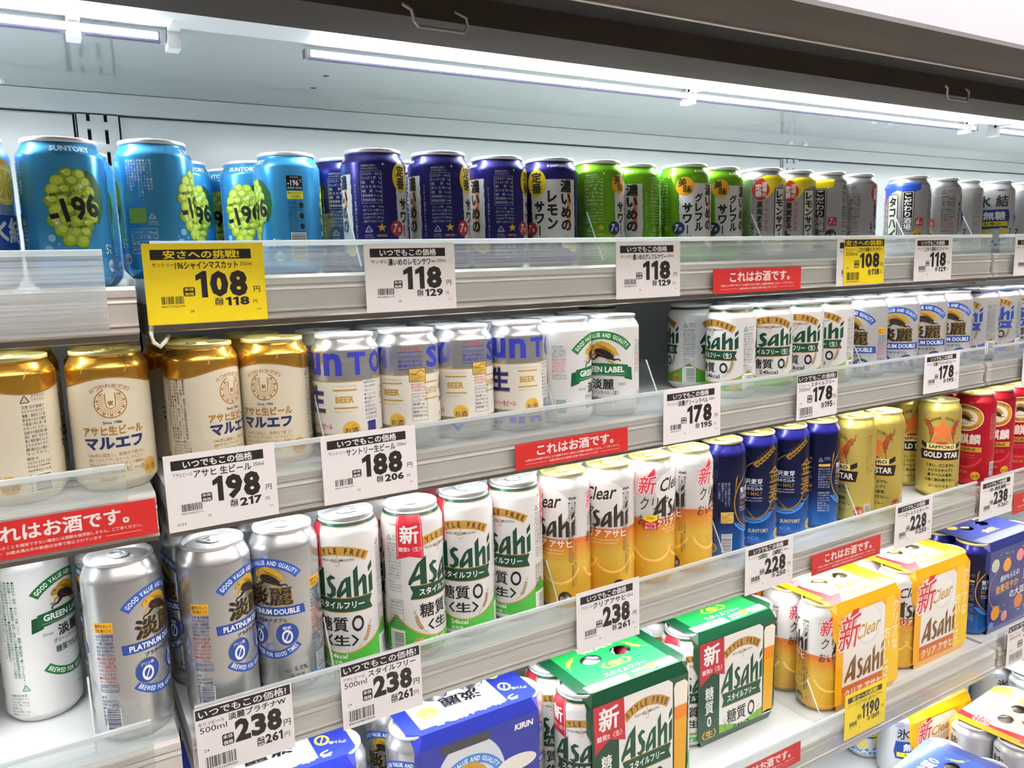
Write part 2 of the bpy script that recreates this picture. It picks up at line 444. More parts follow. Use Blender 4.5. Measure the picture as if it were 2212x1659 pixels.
# ------------------------------------------------------------------ recurring print motifs
WHITE, BLACK = '#f1f0ec', '#141414'
NUTR = ['栄養成分表示', '(100ml当たり)', 'エネルギー 41kcal', 'たんぱく質 0.1-0.5g', '脂質 0g', '炭水化物 3.0g', '糖質 0-0.3g', '食塩相当量 0-0.02g']
WARN = ['注意 缶が破損す', 'るおそれがあります', '衝撃・凍結をさけ直', '射日光の当たる車内', 'や高温の所に長く置', 'かないでください。', '妊娠中や授乳期の飲', '酒は、胎児・乳児の発', '育に悪影響を与える', 'おそれがあります。', '飲酒は20歳に', 'なってから。']
INGR = ['●原材料名 麦芽(外国製造又は国内製造', '(5%未満))、ホップ、米、コーン、スターチ', '●麦芽の製造地順・割合は、過去三年間の', '平均使用実績●アルコール分5%●内容量', '350ml●製造者アサヒビール株式会社', '東京都墨田区吾妻橋1-23-1●製造所', '固有記号は缶底上段に製造年月は']
def recycle(p, x, y, s, m):
    P = [(0, .85), (-1, -.85), (1, -.85)]
    for i in range(3):
        a, b = P[i], P[(i+1) % 3]; p.stroke([(x+a[0]*s, y+a[1]*s), (x+b[0]*s*.9+a[0]*s*.1, y+b[1]*s*.9+a[1]*s*.1)], s*.22, m, 3)
    p.text('アルミ', x, y-s*.35, s*1.0, s*.42, m, 3)
def asahi(p, cx, cy, w, h, m, l=3):
    kx, ky = w/3.2, h/1.12; X = lambda q: [(cx-w/2+x*kx, cy-h/2+y*ky) for x, y in q]
    p.poly(X([(0, .02), (.02, .15), (.45, .75), (.88, 1.0), (.88, 0), (.56, 0), (.56, .2), (.24, .13), (.1, 0)]), m, l, [X([(.33, .3), (.56, .38), (.56, .68)])])
    p.stroke(X([(1.45, .66), (1.28, .7), (1.12, .6), (1.18, .46), (1.36, .3), (1.34, .12), (1.16, .03), (.98, .08)]), [.1*kx, .2*kx, .22*kx, .24*kx, .26*kx, .24*kx, .2*kx, .08*kx], m, l)
    p.poly(X([(1.5, .06), (1.5, .2), (1.74, .55), (1.94, .68), (2.15, .72), (2.15, 0), (1.93, 0), (1.93, .2), (1.66, 0), (1.53, 0)]), m, l, [X([(1.70, .2), (1.93, .36), (1.93, .55), (1.86, .5)])])
    p.poly(X([(2.27, 0), (2.27, .88), (2.48, 1.06), (2.48, .5), (2.74, .72), (2.88, .62), (2.88, 0), (2.67, 0), (2.67, .48), (2.48, .3), (2.48, 0)]), m, l)
    p.poly(X([(2.99, 0), (2.99, .6), (3.2, .76), (3.2, .08)]), m, l); p.poly(X([(2.99, .72), (3.2, .9), (3.2, 1.12), (2.99, .92)]), m, l)
def barley(p, x0, y0, x1, y1, m, l=3, n=7, g=1.0, bend=.15):
    dx, dy = x1-x0, y1-y0; ln = math.hypot(dx, dy); nx, ny = -dy/ln, dx/ln
    C = lambda t: (x0+dx*t+nx*bend*ln*math.sin(math.pi*t), y0+dy*t+ny*bend*ln*math.sin(math.pi*t))
    p.stroke([C(t/10) for t in range(11)], ln*.018*g, m, l)
    a0 = math.degrees(math.atan2(dy, dx))
    for i in range(n):
        t = .35+.6*i/n; q = C(t)
        for sg in (-1, 1):
            p.ell(q[0]+nx*sg*ln*.045*g, q[1]+ny*sg*ln*.045*g, ln*.055*g, ln*.024*g, m, l, 10, a0+sg*24)
    for k in (-1, 0, 1):
        q = C(.95); p.stroke([q, (q[0]+dx*.16+nx*k*ln*.06, q[1]+dy*.16+ny*k*ln*.06)], ln*.01, m, l)
def beast(p, cx, cy, s, l=3, gold='#b08a2a', dark='#1d1a17'):
    """galloping maned beast of the brewery emblem, s = half width"""
    T = lambda q: [(cx+x*s, cy+y*s) for x, y in q]
    p.poly(T([(-.6, .5), (-.35, .72), (.0, .78), (.4, .66), (.78, .34), (1.0, -.08), (.72, -.02), (.6, -.25), (.4, -.12), (.1, -.2), (-.2, -.15), (-.45, .05), (-.66, .18), (-.74, .36)]), gold, l)
    for a in range(5): p.stroke(T([(-.35+.1*a, .62-.03*a), (-.05+.17*a, .35-.06*a), (.1+.17*a, .12-.07*a)]), [.02*s, .05*s, .02*s], '#6e5418', l+.5)
    p.poly(T([(-.5, .22), (-.3, .34), (.1, .3), (.45, .12), (.7, -.1), (.62, -.3), (.35, -.3), (.05, -.2), (-.3, -.14), (-.5, .02)]), dark, l+1)
    p.poly(T([(-.86, .3), (-.78, .46), (-.6, .56), (-.42, .5), (-.4, .3), (-.55, .14), (-.66, .2), (-.7, .12), (-.82, .16)]), gold, l+1.4); p.ell(cx-.62*s, cy+.4*s, .045*s, .045*s, dark, l+2, 8)
    p.stroke(T([(-.38, 0), (-.66, -.06), (-.72, -.26), (-.92, -.22)]), [.2*s, .1*s, .07*s, .09*s], gold, l+.6)
    p.stroke(T([(-.3, -.1), (-.52, -.3), (-.8, -.36), (-.86, -.52)]), [.2*s, .1*s, .07*s, .09*s], dark, l+.6)
    p.stroke(T([(.5, -.2), (.72, -.34), (.98, -.3), (1.08, -.42)]), [.24*s, .12*s, .07*s, .09*s], dark, l+.6)
    p.stroke(T([(.35, -.22), (.42, -.42), (.68, -.5), (.74, -.62)]), [.22*s, .11*s, .07*s, .09*s], gold, l+.6)
    p.stroke(T([(-.34, .1), (-.15, .02), (.05, -.1)]), .05*s, '#7c2434', l+2.2)
def osake(p, cx, cy, r, bg, fg, l=3):
    p.ell(cx, cy, r, r, bg, l); p.text('お酒', cx, cy-r*.1, r*1.5, r*.72, fg, l+1, .01); p.text('さけ', cx+r*.35, cy+r*.5, r*.5, r*.22, fg, l+1)
def script_sf(p, cx, cy, s, m, l=3):
    p.stroke([(cx+.8*s, cy+1.1*s), (cx+.1*s, cy+1.0*s), (cx-.1*s, cy+.5*s), (cx+.5*s, cy+.1*s), (cx+.2*s, cy-.4*s), (cx-.8*s, cy-.5*s), (cx-1.2*s, cy), (cx-.7*s, cy+.3*s)], .12*s, m, l)
    p.stroke([(cx+1.0*s, cy+.4*s), (cx+.5*s, cy-.3*s), (cx+.3*s, cy-1.2*s), (cx-.3*s, cy-1.3*s), (cx-.2*s, cy-.9*s)], .11*s, m, l)

# ------------------------------------------------------------------ the printed designs (mm around the can, 0 = front)
def d_muscat(p):
    G = ['#8fae1e', '#a9c42c', '#b9cf3c']; rr = random.Random(3)
    for o in (0, CIRC/2):
        p.ox = o
        p.poly([(8, 92), (14, 96), (20, 93), (23, 88), (27, 82), (28, 70), (26, 60), (22, 52), (14, 60), (8, 75)], '#1f5a2a', 1)
        for a, b in ((9, 80), (15, 92), (26, 78), (25, 62)): p.stroke([(16, 74), (a, b)], .35, '#4c8a4a', 2)
        spots = [(-2, 92), (7, 91), (-9, 86), (1, 86), (11, 85), (-13, 79), (-5, 79), (5, 79), (14, 78), (-15, 71), (-7, 71), (3, 71), (12, 70), (17, 66), (-12, 63), (-3, 63), (7, 62), (15, 58), (-14, 55), (-7, 55), (2, 54), (11, 52), (-9, 47), (0, 45), (8, 45), (-4, 39), (5, 38)]
        for i, (x, y) in enumerate(spots):
            r = 5.6; p.ell(x, y, r, r*.98, '#6f9117', 1+i*.05, 18); p.ell(x+.3, y+.4, r*.9, r*.86, G[i % 3], 1.3+i*.05, 16)
            p.ell(x+1.0, y+1.4, r*.55, r*.5, '#cfe05a', 1.6+i*.05, 12)
            if i % 3 == 0: p.ell(x-1.8, y+2, 1.1, .9, '#f3f8c8', 3.2, 8)
        for x, y in ((8, 83), (-12, 53)):
            for k in range(4):
                a = math.radians(22+45*k); p.stroke([(x-4.5*math.cos(a), y-4.5*math.sin(a)), (x, y), (x+4.5*math.cos(a), y+4.5*math.sin(a))], [.05, .5, .05], '#fdfdf3', 3.6)
        p.text('-196', 2, 64.5, 39, 20, BLACK, 4, .035, 0, 11); p.text('果物がおいしいチューハイ', -1, 78, 29, 2.8, BLACK, 4, .01, 0, 12)
        p.text('[イチキューロク]', 8, 50.5, 20, 3.2, BLACK, 4, .01, 0, 11)
        p.text('MUSCAT', 7, 27, 29, 4.2, WHITE, 3, .01); p.text('[シャインマスカット]', 7, 20.5, 22, 3, WHITE, 3)
        p.text('SUNTORY', 4, 112.6, 33, 4.6, '#cfe6f5', 3, .04)
        for x, y, r in ((-17, 41, 3), (-20, 32, 3.4), (-12, 36, 1), (-22, 37, .8)): p.ell(x, y, r, r, '#8fc3e6', 2, 16)
        p.text('5', 28, 32, 3.6, 8, WHITE, 3); p.text('ALC.', 33, 35, 4.6, 2, WHITE, 3); p.text('%', 33.2, 30, 3.6, 3.6, WHITE, 3)
        osake(p, 33, 18, 5.2, '#b9d9ee', '#15304a')
    p.ox = CIRC/4
    p.rect(-8, 84, 8, 98, '#0f1013', 2); p.text('-196', -1.5, 91, 11, 6, WHITE, 3, .02); p.text('℃', 6, 93, 2.4, 3, WHITE, 3); p.text('FREEZE CRUSH', 0, 86, 14, 1.8, WHITE, 3); p.text('SUNTORY', 0, 96.4, 8, 1.3, WHITE, 3)
    p.rrect(-8, 75, 8, 83, 1, '#d6d83a', 2); p.text('果物へのこだわり', 0, 81, 14.5, 2.3, BLACK, 3); p.text('-196℃製法', 0, 77.4, 10, 2.2, BLACK, 3)
    for k, ls in enumerate((['厳選した果物を', '-196℃で', '瞬間凍結'], ['凍結した', '果実を', '細かく粉砕'], ['お酒につけ', '込みおいしさ', 'を染み込ませ'])):
        p.para(ls, -8, 73-k*10.5, 2.6, 9, '#0e2233'); p.ell(5.5, 69-k*10.5, 2.4, 3, '#0e2233', 2, 10); p.rect(-8, 63.6-k*10.5, 8, 63.9-k*10.5, '#0e2233', 2)
    p.bars(-6, 14, 8, 41, along='y', seed=4); p.vtext('4901777', -7.6, 41, 2.4, 3, BLACK)
    p.ox = -CIRC/4
    rows = ['果実まるごと●原材料', 'スピリッツ(国内製造)', '●内容量 350ml', '●製造者サントリー(株)', '東京都港区台場2-3-3', '缶底上段に表示', '●凍結や衝撃をさけ', '直射日光の当たる車内', '等に置かないこと']
    p.vpara(rows, 12, 104, 2.6, 2.7, '#dcecf8'); recycle(p, 9, 55, 2.6, WHITE); p.para(['あき缶は', 'リサイクル'], 5.5, 51, 2.2, 8, WHITE)
    p.rect(-12, 49, 4, 62, '#86b043', 2); p.frame(-12, 22, 12, 44, .3, '#dcecf8', 2)
    for k, t in enumerate(('エネルギー 52kcal', 'たんぱく質 0g', '脂質 0g', '炭水化物 5.8g')): p.para([t], -11, 43-k*5, 4, 22, '#e8f3fb'); p.rect(-12, 38.2-k*5, 12, 38.5-k*5, '#dcecf8', 2)
    p.ox = 0
def sour(p, main, panel_side, mark_bg, words2, badge, slog, slogm, stripe):
    for o in (0, CIRC/2):
        p.ox = o; rr = random.Random(5)
        E = [(-27+rr.uniform(-.5, .5), 30+3*k) for k in range(23)]+[(28+rr.uniform(-.5, .5), 97-3*k) for k in range(23)]
        p.poly([(-27, 28)]+E[1:23]+[(-20, 97.6), (28, 97.5)]+E[24:]+[(28, 28)], '#d9d9d8', 1)
        p.poly([(16, 95), (19, 99), (21, 95), (21, 42), (18.5, 38), (17, 44)], stripe, 2)
        p.vtext('濃いめの', 15, 97, 15, 14.5, BLACK, 3, .045); p.vtext(words2, -2, 86, 13, 12.0 if len(words2) > 3 else 15.0, BLACK, 3, .045); p.vtext('サワー', -17, 74, 13, 13.2, BLACK, 3, .045)
        p.ell(-20, 94, 11.5, 15 if badge == '定番' else 11.5, mark_bg, 4, 24); 
        if badge == '定番': p.poly([(-22, 108), (-19, 110), (-17, 107)], mark_bg, 4); p.poly([(-24, 81), (-20, 78), (-16, 81)], mark_bg, 4); p.vtext(badge, -20, 106, 13, 12, BLACK, 5, .03)
        else: p.text('美', -23, 99, 10, 10, '#2a2a18', 5, .03); p.text('味', -17, 90, 10, 9, '#2a2a18', 5, .03); p.poly([(-12, 103), (-8, 106), (-7, 102)], '#3f8f2a', 5)
        cb = '#b3262e' if badge == '定番' else '#2b2a66'
        p.ell(-28, 43, 8, 8, cb, 4, 22); p.text('7', -30.5, 43.3, 4.5, 9, WHITE, 5, .03, .2); p.text('度', -25.4, 42, 4, 4.4, WHITE, 5, .01)
        p.rect(-31, 12, 30, 28, panel_side, 2)
        p.text(slog[0], -19, 32, 15, 4.6, slogm, 5, .015, .2, 5); p.text(slog[1], -11, 24, 30, 7, slogm, 5, .02, .2, 6)
        p.ell(15, 29, 6, 5, '#e8c92e', 4); p.ell(15, 25, 7, 4.5, '#e7e4da', 4.2)
        for k in range(5): p.stroke([(10+k*2.4, 21.5), (14+k*.5, 29)], .35, BLACK, 4.4)
        p.ell(25, 24, 8.4, 8.4, BLACK, 4.3); p.ell(25, 24, 7.9, 7.9, '#e9b52e' if badge != '定番' else '#ecd23a', 4.5); p.ell(24.4, 24.2, 6.6, 6.6, '#f3edd2', 4.7); p.ell(24.4, 24.2, 5.9, 5.9, '#e6ae3a' if badge != '定番' else '#dcb93a', 4.9)
        for k in range(8):
            a = math.pi*k/4; p.stroke([(24.4, 24.2), (24.4+5.8*math.cos(a), 24.2+5.8*math.sin(a))], .35, '#f6f0da', 5.1)
        p.star(-6, 112.6, 2.2, '#d8d9da', 3); p.text('SAPPORO', 7, 112.6, 21, 3, '#d8d9da', 3, .02)
        p.ox = o+CIRC/4-2
        c = '#c9cce0' if badge == '定番' else '#d7e8c4'
        p.para(['栄養成分表示', '(100ml当たり)'], -9, 106, 2.8, 18, c); p.ell(13, 106, 1.2, 1.2, c, 3, 10)
        p.frame(-10, 68, 11, 99.5, .25, c, 2); p.para(['エネルギー  49kcal', 'たんぱく質   0g', '脂     質   0g', '炭 水 化 物 0.6g', '  糖   質  0.6g', '  食物繊維 0~0.1g', '食塩相当量 0.18g'], -9, 99, 4.3, 19.5, c)
        p.para(['プリン体    0mg', '純アルコール量 19.6g', '(350ml当たり)', '100mlあたりプリン体0.5mg', '未満をプリン体0としています。'], -9, 66.5, 3.6, 20.5, c)
        recycle(p, -4, 43, 3.6, c); p.para(['あき缶は', 'リサイクル'], -8.5, 38, 2.4, 9, c); p.star(9, 44, 4.8, '#d9b233', 3, .42); p.text('SAPPORO', 9, 36, 10.5, 2.2, '#d9b233', 3, .02)
        p.para(['●原材料名:レモン果汁、', 'ウォッカ(国内製造)、レモン', '浸漬酒/酸味料、炭酸、香料、', '酸化防止剤(ビタミンC)、', '甘味料(スクラロース、アセ', 'スルファムK) ●アルコール'], -11, 33, 4, 24, c)
        p.vtext('○シチリア産手摘みレモン果汁入り', -17, 88, 2.4, 3.4, c)
    p.ox = 0
def d_navy(p): sour(p, 0, '#25235c', '#dcc21f', 'レモン', '定番', ('レモン味が', '濃いから'), '#cf9a3a', '#d98a3d')
def d_grape(p): sour(p, 0, '#3d7a1c', '#e3a31c', 'グレフル', '美味', ('とっても', 'ジューシーで'), '#d8523a', '#dc6a2e')
def d_kodawari(p, col, name, deg):
    y = col
    p.poly([(-32, 108), (-34, 100), (-31, 86), (-26, 80), (-18, 83), (-10, 92), (-2, 98), (6, 101), (14, 99), (30, 97), (40, 100), (42, 111), (10, 112.5), (-20, 112)], y, 1)
    p.rect(-CIRC/2, 8, CIRC/2, 21, '#d7d7d4', 1); p.rect(-CIRC/2, 21, CIRC/2, 23, y, 2)
    # hanging lantern mark
    p.ell(-28, 93, 11.5, 11, '#c02a2e', 3, 26); p.ell(-28, 93, 9.5, 14, '#c02a2e', 3.1, 24); p.rect(-31, 104, -25, 108, '#c02a2e', 3)
    p.vtext('酒場の', -23.5, 103, 6.6, 6.6, WHITE, 4, .03); p.vtext('定番', -31, 101, 9, 8.6, WHITE, 4, .04)
    p.vtext('果実まるごと' if name != 'タコハイ' else 'ほのかな柑橘', -29, 78, 8.5, 9, BLACK, 3, .04); p.vtext('レモン' if name != 'タコハイ' else 'プレーン', -38, 52, 5, 6, BLACK, 3, .04)
    for k in range(5): p.ring(-20, 76-k*8.5, 2.1, .7, '#c8323a', 3, 1.2, 14)
    p.rect(-9, 24, 8, 95, BLACK, 3); p.rect(-8, 25, 7, 94, '#dfdcd0', 3.2); p.vtext(name, -.5, 92, 14, 66/len(name), BLACK, 4, .05)
    p.rect(14, 38, 31, 99, BLACK, 3); p.rect(15, 39, 30, 98, '#e6e4dc', 3.2); p.rect(15.8, 39.8, 29.2, 97.2, BLACK, 3.4); p.vtext('こだわり酒場', 22.5, 96.5, 12, 9.4, WHITE, 4, .03)
    p.rect(34, 46, 46, 58, '#c9282d', 3); p.text(deg, 38, 52, 5, 9, WHITE, 4, .02, .2); p.text('度', 43, 50.5, 3.6, 4.6, WHITE, 4)
    osake(p, 38, 33, 8, BLACK if name != 'タコハイ' else '#c9a52f', WHITE if name != 'タコハイ' else '#2a2a1e'); p.text('居酒屋堂', 20, 17, 22, 3.4, '#33302b', 3)
    for o in (66, -70):
        p.ox = o; c = '#4a4a4a'; recycle(p, -7, 100, 3.2, c); p.para(['あき缶は', 'リサイクル', 'へ'], -2, 103, 2.6, 10, c)
        p.para(['●原材料名 レモン', 'スピリッツ(国内製造)', '糖類、酸味料、炭酸', '香料、酸化防止剤', '(ビタミンC)、甘味料', '●内容量350ml', '●アルコール分7%', '●製造者 サントリー', '株式会社 東京都港区', '台場2-3-3'], -10, 94, 4, 22, c); p.para(['●妊娠中や授乳期の', '飲酒は、胎児・乳児の', '発育に悪影響を与える'], -10, 53, 3.8, 20, '#c25a55'); p.para(['栄養成分表示(100ml)', 'エネルギー 44kcal', 'たんぱく質 0g', '炭水化物 1.0g'], -10, 40, 4, 20, c)
    p.ox = 96; p.vtext('味ほんのり', 0, 96, 6, 8, '#5a3a1e', 3, .02); p.vtext('場をにぎやか', -8, 84, 6, 8, '#5a3a1e', 3, .02); p.bars(-8, 20, 6, 42, along='y', seed=9); p.ox = 0
def d_lemon(p): d_kodawari(p, '#e3cf23', 'レモンサワー', '7')
def d_tako(p): d_kodawari(p, '#2447a8', 'タコハイ', '6')
def d_ice(p):
    for o in (0, CIRC/2):
        p.ox = o; p.text('KIRIN', 12, 106, 12, 3, '#222222', 3, .02); p.text('氷', -14, 88, 20, 19, '#2a2b30', 3, .02); p.text('結', 14, 88, 20, 19, '#2a2b30', 3, .02)
        p.text('キリッと', -22, 107, 13, 3.6, '#2c5aa0', 3, .01, .2, 12); p.text('おいしい!', -21, 102, 14, 3.6, '#2c5aa0', 3, .01, .2, 12)
        p.poly([(-26, 74), (26, 74), (29, 62), (26, 42), (-26, 42), (-29, 54)], '#1b3f86', 2); p.text('無糖', 3, 63.5, 34, 14, WHITE, 3, .03); p.poly([(-24, 46), (26, 46), (25, 54), (-24, 54)], '#e1cf25', 3); p.text('レモン', 1, 50, 24, 4.6, BLACK, 4, .03)
        p.ell(-10, 30, 13, 10, '#e8d22c', 3); p.ell(-8, 29, 10, 8, '#f4ecb0', 3.3); p.ell(-8, 29, 8.5, 6.8, '#ead54a', 3.5)
        for k in range(7): p.stroke([(-8, 29), (-8+8*math.cos(k*.9), 29+6.4*math.sin(k*.9))], .4, '#f7f2cf', 3.7)
        p.poly([(12, 44), (24, 42), (26, 34), (16, 32)], '#e6d02a', 3)
        rr = random.Random(4)
        for k in range(26):
            x, y = rr.uniform(-24, 24), rr.uniform(12, 24); p.poly([(x-4, y), (x, y+3), (x+4, y+1), (x+1, y-3)], rr.choice(['#7fb0dc', '#bcd7ec', '#3c78bd', '#e6f0f7']), 2.5+k*.02)
        p.text('7', 32, 36, 5, 12, '#24272c', 3, .02)
    p.ox = CIRC/4
    p.para(WARN, -9, 100, 3.6, 18, '#6a6f96'); p.para(NUTR, -9, 54, 3.8, 18, '#6a6f96'); p.ox = 0
def d_icelemon(p):
    p.rect(-CIRC/2, 11, CIRC/2, 60, '#1f4fa6', 1)
    for o in (0, CIRC/2):
        p.ox = o; p.ell(0, 88, 22, 17, '#d99a1e', 2, 28); p.ell(6, 84, 18, 16, '#ecd94a', 2.3, 28); p.ell(6, 84, 15.5, 13.6, '#f5efb8', 2.6, 28)
        for k in range(9):
            a = k*.7; p.poly([(6, 84), (6+14*math.cos(a), 84+12.4*math.sin(a)), (6+14*math.cos(a+.55), 84+12.4*math.sin(a+.55))], '#e3cc3a', 2.9)
        p.text('氷結', 4, 48, 44, 20, WHITE, 3, .03); p.poly([(-30, 24), (30, 24), (30, 32), (-30, 32)], '#d9c92a', 3); p.text('シチリア産レモン', 0, 28, 46, 5, BLACK, 4, .02)
    p.ox = 0
def d_marufe(p):
    G = met('#c08f35', .3)
    n = 48; low = [(-CIRC/2+CIRC*k/n, 96+4.2*math.cos(2*math.pi*2*(k/n-.5))+0) for k in range(n+1)]
    p.poly(low+[(CIRC/2, 118), (-CIRC/2, 118)], met('#d9a441', .22), 1)
    p.stroke(low, 1.1, '#8a5a22', 2)
    for k in range(6): p.text('F', -CIRC/2+CIRC*(k+.5)/6, 108, 6, 8, '#a87b2c', 3, -.015, .4)
    br, nv = '#8b6428', '#1c2450'
    for o in (0, CIRC/2):
        p.ox = o; p.arct('おつかれ生です。', 0, 66, 27, 90, 3.6, br, 3, .005, .05)
        cx, cy, r = 0, 78, 13
        p.ring(cx, cy, r, 1.0, br, 3); p.ell(cx, cy, 12, 12, '#d3cab2', 3.1)
        for k in range(26):
            a = math.radians(-235+290*k/25); p.stroke([(cx+5.2*math.cos(a), cy+5.2*math.sin(a)), (cx+10.8*math.cos(a), cy+10.8*math.sin(a))], [.25, .75], br, 4)
        for k in range(9):
            a = math.radians(-225+270*k/8); p.ell(cx+10.6*math.cos(a), cy+10.6*math.sin(a), 1.1, 1.1, br, 4, 10)
        p.stroke([(cx-3.6, cy+9), (cx-4, cy+3), (cx-3.4, cy-3), (cx, cy-5), (cx+3.4, cy-3), (cx+4, cy+3), (cx+3.6, cy+9)], .8, br, 5); p.text('π', cx, cy, 4, 4, br, 5)
        p.poly([(cx-3.4, cy+6), (cx+3.4, cy+6), (cx+5, cy+13.4), (cx-5, cy+13.4)], '#d3cab2', 3.4)
        p.text('Since 1986', 0, 61.5, 15, 2.6, nv, 3, .01); p.text('アサヒ生ビール', 0, 54.5, 49, 7.5, br, 3, .045); p.text('マルエフ', 0, 43.5, 48, 11, nv, 3, .05)
        p.para(['1986年に誕生し、飲食店で愛され', '続けてきたアサヒ生ビール"マルエフ"。', 'やわらかなコクとやさしい後味の'], -22, 35.5, 4.2, 46, br); p.text('まろやか生ビール', 1, 20, 46, 5, br, 3, .01); asahi(p, -8, 12.6, 14, 4, br)
        osake(p, 30, 18, 8, '#b58a3a', '#5a3d16')
        p.ox = o+CIRC/4
        c = '#333440'
        if o == 0:
            recycle(p, -5, 88, 3.4, c); p.para(['あきかんは', 'リサイクルへ'], 0, 92, 3.6, 11, c); p.para(WARN, -8, 83, 3.5, 18, c); p.para(['問合せ', '0120-011-121', 'https://www.', 'asahibeer.co.jp'], -8, 40, 3.3, 18, c); p.bars(-4, 6, 9, 25, along='y', seed=3); p.vtext('490100', -7, 26, 2.6, 3.2, c)
        else:
            p.vpara(INGR, 9, 92, 3.0, 2.9, c); p.para(NUTR[:2], -7, 36, 3, 14, c); p.frame(-9, 10, 10, 29, .3, c, 2); p.para(['エネルギー 41kcal', 'たんぱく質 0.1-0.5g', '脂質 0g', '炭水化物 3.0g'], -8, 28.5, 4, 17.5, c)
    p.ox = 0
def d_nama(p):
    B = '#2a2f9a'; g = '#a5842f'
    p.rect(-CIRC/2, 26, CIRC/2, 77, '#d8d4c8', 1)
    for y in (77.5, 25): p.rect(-CIRC/2, y, CIRC/2, y+.7, g, 2)
    for o in (0,):
        X = [(-23, 'S'), (0, 'u'), (22.5, 'n'), (47, 'T'), (70, 'O'), (94, 'R'), (118, 'Y')]
        for x, ch in X: p.text(ch, x, 94.5, 18.5 if ch != 'u' else 17.5, 22, B, 3, .028)
        for x, ch in X: p.text(ch, x+20, 13, 17, 11, B, 3, .05)
    for o in (0, CIRC/2):
        p.ox = o
        p.text('生', -1, 60, 25, 25.5, '#b99a50', 2, .075); p.text('生', 0, 60, 23, 24, '#20205e', 3.2, .05); p.text('サントリー生ビール', 2, 33.5, 34, 5.6, '#b3202a', 3, .035)
        p.text('your time with its exquisite taste.', 33, 73, 24, 1.6, '#8f845f', 3); p.rect(22, 68.5, 45, 70, g, 3); p.text('BEER', 33, 60, 18, 6.6, g, 3, .04); p.rect(22, 51, 45, 52.5, g, 3); p.text('energy for tomorrow.', 31, 48, 18, 1.8, '#8f845f', 3)
        osake(p, 38, 30, 8.6, '#c9a12f', '#2a2850')
        c = '#2f3560'
        if o == 0: p.rect(52, 20, 68, 78, '#dedbd2', 2); p.bars(54, 21, 66, 36, '#2d3270', along='y', seed=6)
        if o == 0: p.para(['●原材料名:麦芽(外国', '製造又は国内製造(5%', '未満))、ホップ、コーン', '●アルコール分5%', '●内容量 350ml', '●製造者サントリー', '東京都港区台場2-3-3', '●製造所固有記号は缶', '底に記載 ●賞味期限', 'は缶底上段'], 52.8, 77, 3.9, 15, c)
        if o == 0: continue
        p.ox = o+54; p.para(['トリプルデコクションにより、', '素材のうまさを丁寧に引きだし、', '絶妙に調和させた生ビールです。'], -12, 98, 4.4, 26, B, 3, .8, .01); p.text('トリプル生', 0, 104, 18, 4.2, '#c33036', 3, .01); p.rect(-12, 100.3, 13, 100.9, B, 3); p.rect(-12, 83, 13, 83.6, B, 3)
        p.rrect(-2, 70, 16, 84, 1, '#3a2c10', 4); p.rrect(-1.5, 70.5, 15.5, 83.5, 1, '#c2a14b', 4.3); p.stroke([(-1, 79), (5, 78), (8, 81), (11, 82), (15, 79)], .6, '#1d1a14', 5); p.para(['  天然水の', 'ビール工場から', 'SUNTORY'], 0, 78.4, 2.6, 14.5, '#1d1a14', 5)
        p.para(['●飲酒は20歳を過ぎてから', '●妊娠中や授乳期の飲酒は', '乳児の発育に悪影響を与えるおそれ'], 0, 69, 3, 16, '#b0414a'); p.frame(0, 30, 17, 58, .3, c, 3); p.para(NUTR[2:], 1, 57, 4, 15, c)
    p.ox = 0
    for o in (-26, 84): p.text('SUNTORY', o, 60, 18, 7, g, 3, .02, 0); p.rect(o-10, 68, o+10, 69.3, g, 3); p.rect(o-10, 51, o+10, 52.3, g, 3)
